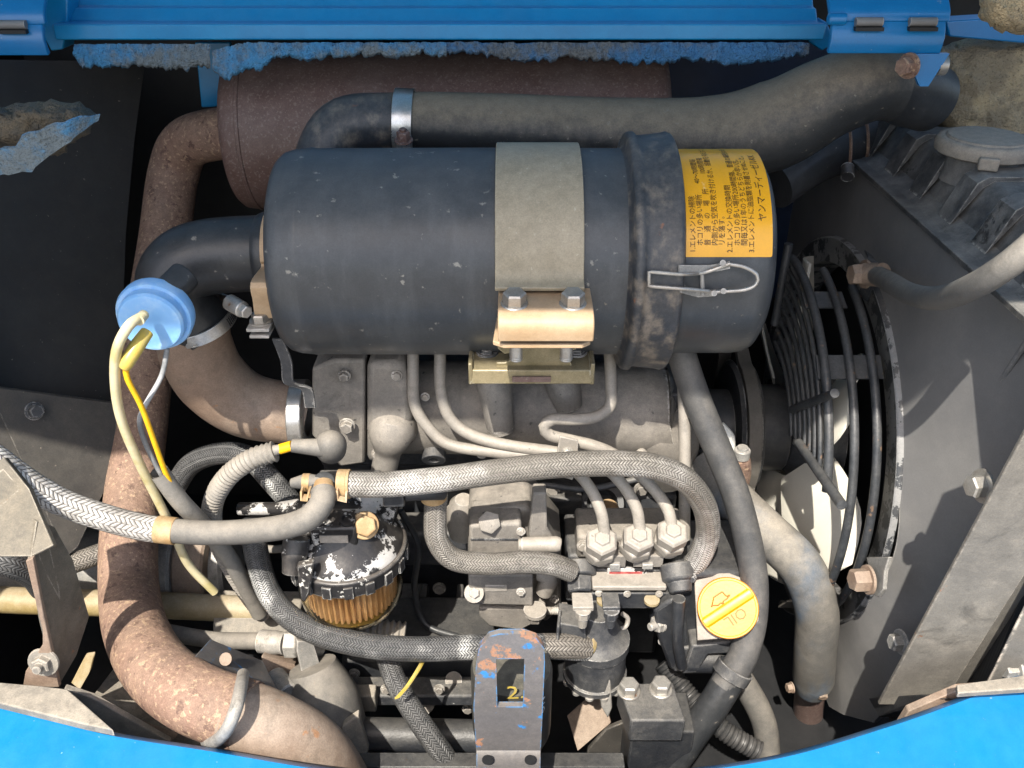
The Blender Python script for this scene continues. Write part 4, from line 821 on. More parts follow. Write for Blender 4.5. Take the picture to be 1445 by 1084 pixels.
a, b = PY(860, 807, -.0606), PY(906, 811, -.0606); g = G(); g.box((a + b) / 2, (b.x - a.x, .0006, a.z - b.z)); g.build('tag_stripe', 'red_ink', tagp)
a, b = PY(835, 817, -.066), PY(938, 823, -.066); g = G(); g.box((a + b) / 2, (b.x - a.x, .016, a.z - b.z)); g.build('rail', 'line_grey', ip, bevel=.001)
a, b = PY(828, 826, -.064), PY(945, 848, -.064); g = G(); g.box((a + b) / 2, (b.x - a.x, .016, a.z - b.z)); g.build('base_rail', 'cast_black', ip, bevel=.001)
for px, m_ in ((853, 'cap_yellow'), (920, 'cap_yellow')):
    c = PY(px, 846, -.076); s = mpp(c); g = G(); g.lathe(c, -ZV, [(0, 0), (0, 11 * s), (.002, 11 * s), (.002, 0)], 20); g.build('paint_mark', 'olive_pipe', ip)
# large hex inlet bolt on the left, banjo on the right
c = PY(818, 815, -.062); s = mpp(c); d = Vector((.02, -.75, -.5)).normalized()
g = G(); g.lathe(c - d * 22 * s, d, [(0, 0), (0, 24 * s), (20 * s, 24 * s), (22 * s, 19 * s), (22 * s, 0)], 32); g.build('inlet_union', 'engine_dark', ip, bevel=.001)
g = G(); g.bolt(c, d, 19.5 * s, 22 * s, 0, rot=10); g.build('inlet_bolt', 'engine_dark', ip, bevel=.0006)
c = PY(958, 820, -.07); d = Vector((.1, -.7, -.55)).normalized()
g = G(); g.lathe(c - d * 24 * s, d, [(0, 0), (0, 23 * s), (22 * s, 23 * s), (26 * s, 18 * s), (40 * s, 15 * s), (40 * s, 9 * s), (36 * s, 8 * s), (36 * s, 0)], 32); g.build('outlet_union', 'engine_dark', ip, bevel=.001)

# ---- governor housing left of the pump
gv = thing('governor_housing', 'boxy dusty grey governor housing left of the injection pump', 'housing', PY(725, 890, -.04))
YG = -.045
g = G(); g.prism(*slab([(660, 728), (672, 722), (745, 715), (760, 730), (792, 770), (792, 860), (770, 880), (660, 800)], YG + .012, .045)); g.build('casting', 'engine_grey', gv, bevel=.003)
g = G(); g.prism(*slab([(662, 742), (735, 738), (740, 790), (742, 846), (668, 846), (660, 838)], YG - .004, .03)); g.build('cover', 'engine_grey', gv, bevel=.0025)
g = G(); g.prism(*slab([(661, 812), (752, 812), (752, 855), (662, 853)], YG - .012, .02)); g.build('lower_cover', 'engine_grey', gv, bevel=.0012)
c = PY(691, 737, YG - .002); s = mpp(c); g = G(); g.bolt(c, Vector((-.05, -.7, .55)), 17 * s, 9 * s, 0, rot=15); g.build('hex_plug', 'engine_grey', gv, bevel=.0006)
g = G(); g.tube([PY(737, 769, YG - .01), PY(785, 768, YG - .01), PY(791, 768, YG - .01)], [11 * s, 11.5 * s, 8 * s], 24, .003); g.cyl(PY(731, 769, YG - .01), PY(741, 769, YG - .01), 9 * s, 20, ch=.0008); g.build('stop_screw', 'line_grey', gv, bevel=.0008)
g = G(); g.prism(*slab([(752, 696), (771, 696), (772, 745), (790, 775), (745, 760), (748, 738)], YG - .004, .012)); g.build('lever_arm', 'engine_grey', gv, bevel=.0015)
c = PY(669, 837, YG - .013); g = G(); g.lathe(c, to_cam(c), [(0, 0), (0, 15 * s), (4 * s, 14 * s), (5 * s, 0)], 24); g.bolt(c + to_cam(c) * 4 * s, to_cam(c), 8 * s, 7 * s, 0); g.build('bolt', 'line_grey', gv)
g = G(); g.tube(pts((760, 806, YG), (775, 812, YG - .002), (768, 835, YG)), [14 * s, 15 * s, 13 * s], 20, .003); g.build('spring_cap', 'line_grey', gv, bevel=.001)
g = G(); g.prism(*slab([(676, 858), (770, 858), (770, 872), (735, 890), (690, 884), (676, 870)], YG - .002, .02)); g.build('lower_bracket', 'engine_grey', gv, bevel=.0015)
g = G(); c = PY(755, 860, YG - .014); g.lathe(c, -ZV, [(0, 0), (0, 17 * s), (6 * s, 17 * s), (6 * s, 0)], 28); g.bolt(c - ZV * 6 * s, -ZV, 11 * s, 14 * s, 1.2); g.build('nut', 'line_grey', gv)
g = G(); c = PY(770, 862, YG); g.tube([c, PY(820, 862, YG)], 6 * s, 14, .0006, rf=lambda q_: 1 + .08 * math.sin(q_ * 5000)); g.build('adjuster_thread', 'line_grey', gv)
g = G(); g.bolt(PY(793, 862, YG), XV, 13 * s, 9 * s, 0); g.build('adjuster_nut', 'line_grey', gv)
g = G(); c = PY(722, 905, YG - .006); g.box(c, (40 * s, .014, 22 * s)); g.build('link', 'engine_grey', gv, bevel=.001)
# injector body behind, left of housing
c = PY(652, 715, .0); s = mpp(c); t = thing('pressure_switch', 'grey domed switch standing behind the braided hose', 'switch', c - ZV * .02)
g = G(); g.lathe(c - ZV * .026, Vector((.05, -.2, 1)), [(0, 0), (0, 20 * s), (.012, 24 * s), (.022, 24 * s), (.034, 20 * s), (.04, 12 * s), (.041, 0)], 28); g.build('body', 'line_grey', t)

# ---- feed pump
fp = thing('feed_pump', 'round dark grey fuel feed pump with bolted rim, below the injection pump', 'fuel pump', PY(845, 950, -.09))
ct = PY(842, 905, -.085); s = mpp(ct); zb_, zt_ = PY(842, 945, -.085).z, PY(842, 897, -.085).z
h = zt_ - zb_; o = Vector((ct.x, ct.y, zb_))
g = G(); g.lathe(o, ZV, [(-.004, 0), (-.004, 46 * s), (0, 46 * s), (.001, 43 * s), (h * .75, 43 * s), (h * .78, 46 * s), (h * .98, 46 * s), (h, 44 * s), (h + .002, 36 * s), (h + .008, 30 * s), (h + .016, 24 * s), (h + .024, 21 * s), (h + .024, 0)], 56); g.build('body', 'engine_dark', fp, ang=40)
for a in range(200, 345, 28):
    q = o + Vector((math.cos(R_(a)), math.sin(R_(a)), 0)) * 42 * s - ZV * .004; g = G(); g.lathe(q, -ZV, [(0, 0), (0, 6.5 * s), (.002, 6.5 * s), (.0035, 4 * s), (.0035, 0)], 14); g.build('screw', 'tin_grey', fp)
g = G(); g.prism([PY(846, 952, -.105), PY(861, 952, -.105), PY(864, 1000, -.108), (PY(858, 1015, -.108)), PY(848, 998, -.107)], (0, .005, 0)); g.build('lever', 'tin_grey', fp, bevel=.0012)
for px, w_, m_ in ((823, 34, 'line_grey'), (863, 28, 'engine_dark')):
    c = PY(px, 857, -.108); g = G(); g.box(c + YV * .006 + ZV * -.001, (w_ * .8 * s, .014, 7 * s)); g.bolt(c - ZV * 4 * s, -ZV, 10 * s, 12 * s, 1.1); g.cyl(c - ZV * 16 * s, c - ZV * 34 * s, 8 * s, 18, r2=6 * s); g.build('port', m_, fp, bevel=.0008)
g = G(); g.prism([PY(x, y, -.1) for x, y in [(790, 880), (826, 886), (828, 904), (790, 906)]], (0, .02, 0)); g.strip(pts((789, 872, -.098), (788, 890, -.1), (789, 908, -.098)), XV * .001 + YV * .008, .002); g.build('side_bracket', 'engine_dark', fp, bevel=.0008)
g = G(); g.tube(pts((878, 866, -.075), (886, 873, -.075), (882, 885, -.078), (868, 888, -.082)), 3.4 * s, 10, .002); g.build('drain_pipe', 'line_grey', fp)
g = G(); g.tube(pts((826, 909, -.098), (830, 910, -.097)), 16 * s, 20); g.build('hose_collar', 'olive_pipe', fp)

# ---- oil filler
of = thing('oil_filler', 'black oil filler casting at the right end of the engine', 'oil filler', PY(990, 950, -.08))
YO = -.075
g = G(); g.prism(*slab([(925, 850), (955, 800), (985, 808), (1058, 808), (1062, 905), (1045, 925), (960, 948), (945, 940), (918, 880)], YO + .006, .06)); g.build('casting', 'cast_black', of, bevel=.004)
g = G(); g.prism(*slab([(962, 915), (1050, 905), (1058, 915), (1035, 918), (985, 920), (968, 950), (950, 948)], YO - .006, .03)); g.build('web', 'engine_dark', of, bevel=.0015)
g = G(); g.cyl(PY(965, 930, YO), PY(1015, 930, YO), 20 * s, 28); g.build('boss', 'cast_black', of, bevel=.001)
g = G(); g.tube(pts((958, 845, YO - .012), (956, 900, YO - .014), (962, 940, YO - .01)), [9 * s, 8 * s, 8 * s], 16, .004); g.build('rib', 'cast_black', of)
g = G(); c = PY(932, 879, YO + .001); g.bolt(c, Vector((-.8, -.5, .1)), 12 * s, 8 * s, 1.1, stud=.005); g.build('bolt', 'tin_grey', of)
g = G(); g.cyl(PY(985, 800, -.03), PY(1035, 790, -.03), .015, 28, ch=.001); g.build('end_plug', 'line_grey', of)
co = PY(1027, 858, YO - .014); s = mpp(co); d = (to_cam(co) + Vector((0.0, -.15, .08))).normalized()
u, v, _ = basis(d, ZV)
def onc(x, y, h=0): return co + v * (-x * s) * -1 * 1 + u * (y * s) + d * h
# plate behind the cap
R2 = Vector((1, 0, 0)) - d * d.x; R2.normalize(); U2 = d.cross(R2); U2 = U2 if U2.z > 0 else -U2
def onp(x, y, h=0): return co + R2 * (x * s) + U2 * (y * s) + d * h
g = G(); g.prism([onp(-45, 48, -.006), onp(5, 48, -.006), onp(30, 38, -.006), onp(46, 10, -.006), onp(42, -18, -.006), onp(20, -40, -.006), onp(-44, -46, -.006)], d * -.006); g.build('cap_seat', 'oil_dark', of, bevel=.0006)
oc = bpy.data.objects.new('cap', None); COL.objects.link(oc); oc.parent = of; oc['label'] = 'round yellow oil cap lettered OIL'; ORG[oc.name] = ORG[of.name]
g = G(); g.lathe(co - d * .006, d, [(0, 0), (0, 42.5 * s), (.007, 42.5 * s), (.0085, 41 * s), (.0085, 39 * s), (.0078, 38 * s), (.0078, 0)], 72); g.build('disc', 'cap_yellow', oc, ang=30)
ga = R_(33); gx = R2 * math.cos(ga) + U2 * math.sin(ga); gy = -R2 * math.sin(ga) + U2 * math.cos(ga)
g = G(); hL = 40 * s; prf = [(-8, 0), (-5, 4.0), (-3, 4.6), (3, 4.6), (5, 4.0), (8, 0)]
vs = []
for e in (-1, 1):
    for (q, hh) in prf: vs.append(co + gx * (hL * e) + gy * (q * s) + d * (.0018 + hh * s * (1.0)))
n = len(prf); fs = [(i, i + 1, n + i + 1, n + i) for i in range(n - 1)] + [tuple(range(n)), tuple(range(2 * n - 1, n - 1, -1))]
g.add(vs, fs); g.build('grip', 'cap_yellow', oc, bevel=.0006)
# OIL is read from the far side of the cap: upside down here
tv, tf = text_mesh('OIL', .0105); tw = max(q.x for q in tv)
ox = -gx; oy = -gy; base = co + gy * (-16 * s) + gx * (2 * s)
g = G(); g.add([base + ox * (q.x - tw / 2) + oy * q.y * 1.0 - oy * .0035 + d * .0024 for q in tv], tf); g.build('lettering', 'cap_yellow_ink', oc)
g = G(); ic = co + gy * (15 * s) + gx * (-2 * s)
can = [(-10, 4), (-2, 4), (0, 7), (2, 4), (7, 5), (16, 0), (17, 2), (8, -6), (6, -8), (-9, -8), (-10, 0), (-15, 3), (-15, 1)]
P_ = [ic + ox * (x * s * .95) + oy * (y * s * .95) + d * .0024 for x, y in can]
for i in range(len(P_)): g.tube([P_[i], P_[(i + 1) % len(P_)]], .0005, 6, .02)
g.build('oil_symbol', 'cap_yellow_ink', oc)

# ---- oil filter canister and bracket plate in front of it
fl = thing('oil_filter', 'black oil filter canister behind the chipped bracket plate', 'oil filter', PY(715, 1050, -.1))
fc = PY(722, 938, -.138); s = mpp(fc); zb_ = PY(722, 1040, -.138).z
rF = 58 * s
g = G(); g.lathe(Vector((fc.x, fc.y, zb_)), ZV, [(0, 0), (0, rF * .7), (.003, rF * .88), (.010, rF * .98), (.016, rF), (fc.z - zb_ - .004, rF), (fc.z - zb_, rF * .95), (fc.z - zb_, 0)], 56); g.build('can', 'oil_can', fl, ang=50)
def can_text(txt, size, a0, z, mat_, vert=False):
    tv, tf = text_mesh(txt, size); vs = []
    for q in tv:
        x, y = (q.x, q.y) if not vert else (-q.y, q.x)
        a = R_(a0) + x / rF; vs.append(Vector((fc.x + math.sin(a) * (rF + .0004), fc.y - math.cos(a) * (rF + .0004), z + y)))
    g = G(); g.add(vs, tf); g.build('print', mat_, fl)
can_text('ON', .010, 52, PY(780, 962, -.13).z, 'white_ink', True)
can_text('2', .013, -62, PY(668, 1012, -.13).z, 'white_ink')
can_text('2.', .017, -8, PY(718, 996, -.17).z, 'yellow_boot')
bp = thing('bracket_plate', 'upright dark plate with window, chipped to rust and blue, at bottom centre', 'bracket', PY(715, 1084, -.17))
YB = -.185
outl = [(672, 1062), (668, 1000), (672, 935), (676, 915), (690, 899), (705, 895), (740, 895), (757, 901), (768, 915), (769, 935), (766, 1000), (763, 1062)]
hole = [(700, 930), (740, 930), (738, 998), (702, 998)]
# plate as four bars round the window
def plate_piece(q): return [PY(x, y, YB) for x, y in q]
g = G()
ol = plate_piece(outl); hl = plate_piece(hole)
bm_o = ol; cx_, cy_ = 720, 964
seq = []
def hit_outline(poly, cx, cy, a):
    d_ = Vector((math.cos(a), math.sin(a))); best = 1e9
    for i in range(len(poly)):
        p, q = Vector(poly[i]) - Vector((cx, cy)), Vector(poly[(i + 1) % len(poly)]) - Vector((cx, cy)); e = q - p; den = d_.x * e.y - d_.y * e.x
        if abs(den) < 1e-9: continue
        t_ = (p.x * e.y - p.y * e.x) / den; u_ = (p.x * d_.y - p.y * d_.x) / den
        if t_ > 0 and -1e-6 <= u_ <= 1 + 1e-6: best = min(best, t_)
    return cx + d_.x * best, cy + d_.y * best
aa = sorted(set([round(math.atan2(y - cy_, x - cx_) % (2 * math.pi), 5) for x, y in outl + hole] + [round(i * math.pi / 20, 5) for i in range(40)]))
vs, fs = [], []
for a in aa:
    o_, h_ = hit_outline(outl, cx_, cy_, a), hit_outline(hole, cx_, cy_, a)
    for q, dy in ((o_, 0), (h_, 0), (h_, .004), (o_, .004)): p = PY(*q, YB); vs.append(p + YV * dy)
n = len(aa)
for i in range(n):
    j = (i + 1) % n
    for k_ in range(4): l_ = (k_ + 1) % 4; fs.append((i * 4 + k_, j * 4 + k_, j * 4 + l_, i * 4 + l_))
g.add(vs, fs); g.build('plate', 'plate_worn', bp, bevel=.0005)
g = G(); a, b = PY(672, 1062, YB), PY(763, 1062, YB); xm_ = (a.x + b.x) / 2
g.strip([Vector((xm_, YB + .002, a.z + .001)), Vector((xm_, YB - .002, a.z - .004)), Vector((xm_, YB - .006, a.z - .02))], XV * ((b.x - a.x) / 2), .004, .003); ft = g.build('foot', 'plate_worn', bp, bevel=.0005)
for px in (688, 748):
    c = PY(px, 1072, YB - .0065); g = G(); g.lathe(c, Vector((0, -1, .3)), [(0, 0), (0, .0034), (.0005, .0034), (.0005, 0)], 18); g.build('slot', 'deep_black', ft)

# ---- engine mount, bottom right of centre
mt = thing('engine_mount', 'dark engine mount block with two pale hex bolts on top', 'engine mount', PY(930, 1084, -.12))
Zm = PY(930, 990, -.12).z
g = G(); top = [PZ(x, y, Zm) for x, y in [(872, 965), (950, 962), (968, 1017), (890, 1017)]]; g.prism(top, (0, 0, -.022)); g.build('block', 'engine_dark', mt, bevel=.0015)
g = G(); a = PZ(892, 1040, Zm - .022); c = Vector((a.x + .022, a.y + .02, Zm - .07)); g.box(c, (.045, .035, .1)); g.build('pedestal', 'cast_black', mt, bevel=.0015)
for px, py in ((887, 976), (932, 974)):
    o = PZ(px, py, Zm); s = mpp(o); g = G(); g.bolt(o, ZV, 14 * s, 15 * s, 1.2); g.build('bolt', 'zinc', mt, bevel=.0004)
g = G(); g.prism([PY(x, y, -.085) for x, y in [(855, 1030), (880, 1020), (885, 1084), (850, 1110), (828, 1070), (830, 1058)]], (0, .004, 0)); g.build('side_web', 'panel_dark', mt, bevel=.0008)
g = G(); g.prism([PY(800, 1010, -.07), PY(850, 965, -.05), PY(862, 1020, -.08), PY(815, 1060, -.10)], (0.001, .003, -.003)); g.build('wing', 'pipe_rust_soft', mt, bevel=.0006)
g = G(); g.prism([PY(968, 1017, -.1), PY(990, 1058, -.1), PY(975, 1080, -.1), PY(940, 1100, -.1), PY(930, 1040, -.1)], (0, .004, 0)); g.build('side_web', 'panel_dark', mt, bevel=.0008)

# ---- fuel filter
ff = thing('fuel_filter', 'fuel filter with chipped metal head and amber glass bowl', 'fuel filter', PY(490, 890, -.06))
fo = PY(489, 766, -.062); s = mpp(fo); zc_ = fo.z
F0 = Vector((fo.x, fo.y, zc_))
g = G(); g.lathe(F0, ZV, [(-26 * s, 78 * s), (-26 * s, 83 * s), (-6 * s, 84 * s), (-4 * s, 85 * s), (0, 85 * s), (2 * s, 83 * s), (2 * s, 70 * s)], 72); ring = g.build('ring_nut', 'black_chipped', ff, ang=40, bevel=.0004)
for a in range(0, 360, 20):
    d_ = Vector((math.cos(R_(a)), math.sin(R_(a)), 0)); g = G(); g.box(F0 + d_ * 84.5 * s - ZV * 16 * s, (4 * s, 13 * s, 20 * s), (d_, ZV.cross(d_), ZV)); g.build('lug', 'black_chipped', ring, bevel=.0004)
g = G(); g.lathe(F0, ZV, [(0, 80 * s), (6 * s, 79 * s), (12 * s, 74 * s), (22 * s, 66 * s), (34 * s, 56 * s), (46 * s, 50 * s), (54 * s, 46 * s), (58 * s, 38 * s), (59 * s, 0)], 64); g.build('head', 'silver', ff, ang=50)
g = G(); c = F0 + Vector((-4 * s, -28 * s, 52 * s)); g.box(c, (62 * s, 42 * s, 34 * s)); g.build('block', 'silver', ff, bevel=.0022)
c = F0 + Vector((-4 * s, -49.5 * s, 50 * s)); g = G(); g.box(c, (38 * s, .002, 12 * s)); g.build('recess', 'oil_dark', ff, bevel=.0004)
for dx in (-24, 14):
    c = F0 + Vector((dx * s, -36 * s, 69 * s)); g = G(); g.pipe_end(c, c + Vector((0, -.2, 1)).normalized() * 6 * s, 11 * s, 7 * s, 20); g.build('bolt_boss', 'silver', ff)
c = F0 + Vector((36 * s, -34 * s, 60 * s)); d_ = Vector((.25, -.75, .55)).normalized(); g = G(); g.lathe(c - d_ * 6 * s, d_, [(0, 0), (0, 19 * s), (7 * s, 19 * s), (8 * s, 0)], 28); g.bolt(c, d_, 15 * s, 12 * s, 0); g.build('vent_bolt', 'brass', ff, bevel=.0006)
# tap with lever
c = F0 + Vector((-60 * s, -56 * s, 20 * s)); d_ = Vector((-.15, -.45, -.85)).normalized(); g = G(); g.tube([c - d_ * 30 * s, c - d_ * 8 * s, c, c + d_ * 20 * s], [18 * s, 18 * s, 16 * s, 13 * s], 20, .002); g.build('tap_body', 'black_chipped', ff, bevel=.0005)
g = G(); g.prism([PY(x, y, -.105) for x, y in [(418, 800), (442, 796), (437, 838), (430, 851), (424, 846)]], (0, .006, 0)); g.build('tap_lever', 'black_chipped', ff, bevel=.0012)
# glass bowl: outer and inner wall
zb_ = -126 * s
prof = [(-20 * s, 76 * s), (-72 * s, 75.5 * s), (-92 * s, 73 * s), (-108 * s, 66 * s), (-119 * s, 52 * s), (-125 * s, 30 * s), (zb_, 0)]
g = G(); g.lathe(F0, ZV, prof + [(zb_ + 3 * s, 0), (-122 * s, 29 * s), (-116 * s, 50 * s), (-106 * s, 63 * s), (-91 * s, 70 * s), (-72 * s, 72.5 * s), (-20 * s, 73 * s)], 64); g.build('bowl', 'bowl_glass', ff, ang=60)
g = G(); vs, fs = [], []; nn = 144
for z_ in (-18 * s, -92 * s):
    for i in range(nn): rr = (67 if i % 3 else 60) * s * (1 if z_ > -80 * s else .97); a = 2 * math.pi * i / nn; vs.append(F0 + Vector((math.cos(a) * rr, math.sin(a) * rr, z_)))
fs = [(i, (i + 1) % nn, nn + (i + 1) % nn, nn + i) for i in range(nn)] + [tuple(range(nn, 2 * nn))]
g.add(vs, fs); g.build('element', 'amber_pleats', ff, ang=20)
g = G(); g.lathe(F0, ZV, [(-112 * s, 0), (-112 * s, 54 * s), (-115 * s, 50 * s), (-121 * s, 28 * s), (-122.5 * s, 0)], 48); g.build('fuel_residue', 'fuel', ff)
# neck block behind, bracket to engine
g = G(); g.box(F0 + Vector((0, 50 * s, 50 * s)), (90 * s, 60 * s, 40 * s)); g.build('mount', 'engine_dark', ff, bevel=.002)
g = G(); g.prism([PY(x, y, -.055) for x, y in [(498, 700), (560, 700), (560, 725), (545, 760), (500, 745)]], (0, .01, 0)); g.build('outlet_block', 'silver', ff, bevel=.0015)
g = G(); g.tube(pts((338, 718, -.05), (390, 718, -.055), (425, 718, -.06)), [9 * s, 9 * s, 15 * s], 20, .004); g.build('drain_pipe', 'silver', ff)
# banjo block on top of the filter
bj = thing('fuel_tee', 'black capped fuel tee with tan collars above the fuel filter', 'tee', PY(458, 705, -.09))
c = PY(458, 684, -.085); s = mpp(c); d_ = Vector((0, -.55, .8)).normalized(); g = G(); g.lathe(c - d_ * 18 * s, d_, [(0, 0), (0, 15 * s), (14 * s, 15 * s), (16 * s, 17 * s), (26 * s, 17 * s), (27 * s, 15 * s), (27 * s, 0)], 32); g.build('plug', 'black_rubber', bj, bevel=.0006)
g = G(); g.tube(pts((412, 682, -.082), (432, 680, -.083), (452, 682, -.084)), [7 * s, 11.5 * s, 11 * s], 20, .003); g.build('blind_end', 'hose_grey', bj)
g = G(); g.lathe(PY(428, 681, -.083), XV, [(0, 11.5 * s), (0, 13 * s), (10 * s, 13 * s), (10 * s, 11.5 * s)], 24); g.strip(pts((426, 690, -.094), (426, 702, -.098), (434, 703, -.098), (437, 690, -.094)), YV * .003, .0012, smooth=False); g.build('spring_clip', 'brass', bj)
g = G(); g.tube(pts((457, 682, -.09), (456, 694, -.096), (450, 708, -.1)), [13 * s, 15.5 * s, 15.5 * s], 24, .002); g.build('collar', 'brass', bj)

# ================================================================== HOSES
def hose(name, lb, mat_, r, *q, n=28, step=.004, cat='hose'): return th1(name, lb, cat, G().tube(pts(*q), r, n, step), mat_)
hose('rubber_hose', 'grey rubber fuel hose bending up into the fuel tee', 'hose_grey', .0078, (228, 748, -.098), (290, 752, -.102), (350, 750, -.106), (408, 742, -.11), (440, 728, -.11), (455, 708, -.104), (456, 694, -.097))
t = thing('hose_collar', 'rusty collar joining the silver braid to the grey hose', 'collar', PY(228, 748, -.1))
a = PY(222, 747, -.098); d_ = (PY(250, 750, -.099) - a).normalized(); g = G(); g.lathe(a, d_, [(0, .0078), (0, .0088), (.012, .0088), (.012, .0078)], 28); g.build('sleeve', 'brass', t, bevel=.0004)
hose('braided_hose', 'silver braided hose entering from the left edge', 'braid_bright', .0084, (-60, 610, -.115), (-10, 646, -.112), (40, 682, -.108), (90, 710, -.104), (150, 731, -.101), (200, 744, -.099), (226, 748, -.098), n=36, step=.002)
hose('braided_hose', 'long grey braided hose arching over the injection lines', 'braid_grey', .0083, (478, 683, -.085), (540, 684, -.084), (620, 677, -.083), (700, 666, -.082), (780, 657, -.081), (860, 654, -.08), (920, 658, -.078), (965, 676, -.075), (993, 712, -.07), (999, 750, -.066), (990, 780, -.062), (978, 800, -.06), n=36, step=.002)
t = thing('spring_clip', 'tan spring clip at the left end of the arching braided hose', 'hose clamp', PY(484, 695, -.09), 'hose clamps')
g = G(); g.lathe(PY(477, 683, -.085), XV, [(0, .0083), (0, .0094), (.006, .0094), (.006, .0083)], 28); g.lathe(PY(490, 683, -.085), XV, [(0, .0083), (0, .0094), (.002, .0094), (.002, .0083)], 28); g.build('band', 'brass', t, bevel=.0003)
g = G(); g.strip(pts((476, 690, -.095), (477, 703, -.098), (489, 706, -.098), (489, 694, -.095)), YV * .002, .0012, smooth=False); g.build('ears', 'zinc_yellow', t)
hose('braided_hose', 'short grey braided hose dropping then running right to the pump', 'braid_grey', .0078, (616, 695, -.06), (614, 730, -.065), (617, 762, -.07), (640, 789, -.074), (690, 796, -.076), (740, 793, -.076), (780, 797, -.073), (805, 806, -.068), n=36, step=.002)
hose('braided_hose', 'long black and silver braided hose passing under the fuel filter', 'braid_black', .0085, (356, 735, -.055), (364, 790, -.062), (385, 845, -.074), (430, 885, -.09), (500, 908, -.104), (580, 916, -.11), (680, 913, -.112), (760, 912, -.108), (826, 916, -.099), n=36, step=.002)
hose('braided_hose', 'black braided hose slanting down to the bottom edge', 'braid_black', .0078, (545, 925, -.09), (560, 965, -.11), (590, 1015, -.13), (625, 1065, -.145), (660, 1120, -.15), n=36, step=.002)
hose('braided_hose', 'black braided hose looping in the shade behind the intake bend', 'braid_black', .0085, (245, 690, .03), (270, 655, .03), (310, 640, .025), (350, 645, .015), (385, 680, .0), (420, 720, -.015), n=36, step=.002)
hose('braided_hose', 'dark braided hose stub at the far left below the bracket', 'braid_black', .009, (-40, 788, -.06), (10, 795, -.06), (45, 812, -.05), (60, 830, -.04), n=36, step=.002)
hose('braided_hose', 'worn brown braided hose behind the exhaust pipe', 'braid_worn', .008, (90, 800, -.02), (150, 778, -.01), (215, 755, 0.0), n=30, step=.003)
hose('pump_hose', 'braid covered end of the lower hose at the feed pump', 'braid_worn', .0087, (765, 912, -.1078), (800, 912, -.104), (827, 914, -.0985), n=30, step=.002)
# boot, conduit and tape
t = thing('terminal_boot', 'grey rubber terminal boot beside the intake gasket', 'boot', PY(455, 655, -.06))
g = G(); g.tube(pts((412, 629, -.064), (440, 631, -.064), (458, 632, -.064)), [9.5 * AS, 12 * AS, 14 * AS], 24, .003); g.lathe(PY(467, 634, -.064) - to_cam(PY(467, 634, -.064)) * .012, to_cam(PY(467, 634, -.064)) + ZV * .4, [(0, 0), (0, 22 * AS), (.010, 23 * AS), (.017, 18 * AS), (.021, 9 * AS), (.022, 0)], 32); g.build('boot', 'hose_grey', t)
rib = lambda q_: 1 + .09 * math.sin(q_ * 2 * math.pi / .0032)
th1('conduit', 'pale grey corrugated conduit curving down from the terminal boot', 'conduit', G().tube(pts((388, 637, -.064), (355, 648, -.066), (322, 672, -.066), (302, 705, -.062), (300, 740, -.056), (318, 785, -.05), (345, 830, -.045), (372, 868, -.04)), .0066, 20, .0008, rf=rib), 'conduit')
th1('tape', 'bright yellow tape band on the wire at the boot', 'tape', G().tube(pts((395, 634, -.0638), (412, 629, -.064)), .0034, 16), 'yellow_wire')
th1('wire_tail', 'grey taped wire between the conduit and the yellow tape', 'wire', G().tube(pts((362, 642, -.066), (380, 638, -.0645), (397, 633, -.064)), [.0055, .0042, .003], 16, .002), 'conduit')
# black plug lead above the filter
t = thing('sensor_plug', 'black sensor plug and lead lying under the arching hose', 'plug', PY(570, 700, -.07))
a, b = PY(541, 692, -.075), PY(572, 708, -.075); g = G(); g.box((a + b) / 2, (b.x - a.x, .012, a.z - b.z)); g.build('connector', 'cast_black', t, bevel=.0008)
g = G(); g.tube(pts((572, 697, -.074), (605, 696, -.072), (624, 696, -.066)), .0048, 16, .003); g.build('lead', 'black_rubber', t)
g = G(); g.lathe(PY(612, 703, -.0625), ZV, [(0, .0078), (0, .009), (.008, .009), (.008, .0078)], 24); g.build('clip', 'brass', t)
th1('black_loom', 'ribbed black loom crossing the lower right corner', 'conduit', G().tube(pts((935, 935, -.05), (975, 985, -.07), (1020, 1030, -.09), (1070, 1060, -.1)), .0075, 20, .0009, rf=rib), 'black_loom')
th1('tan_hose', 'dusty tan hose curving down behind the breather hose', 'hose', G().tube(pts((1015, 920, -.04), (1050, 965, -.05), (1078, 1020, -.06), (1085, 1080, -.07)), .010, 24, .004), 'hose_grey')
th1('corrugated_sleeve', 'bunched tan sleeve just under the glass bowl', 'sleeve', G().tube(pts((500, 893, -.06), (535, 893, -.06), (572, 897, -.06)), .0095, 20, .0008, rf=lambda q_: 1 + .12 * math.sin(q_ * 2 * math.pi / .0045)), 'conduit')
th1('cable_tie', 'yellow cable tie round the slanting braided hose', 'cable tie', G().strip(pts((560, 985, -.138), (575, 968, -.13), (590, 945, -.12), (597, 932, -.11)), Vector((.0014, 0, .0008)), .0012, .003), 'yellow_boot')

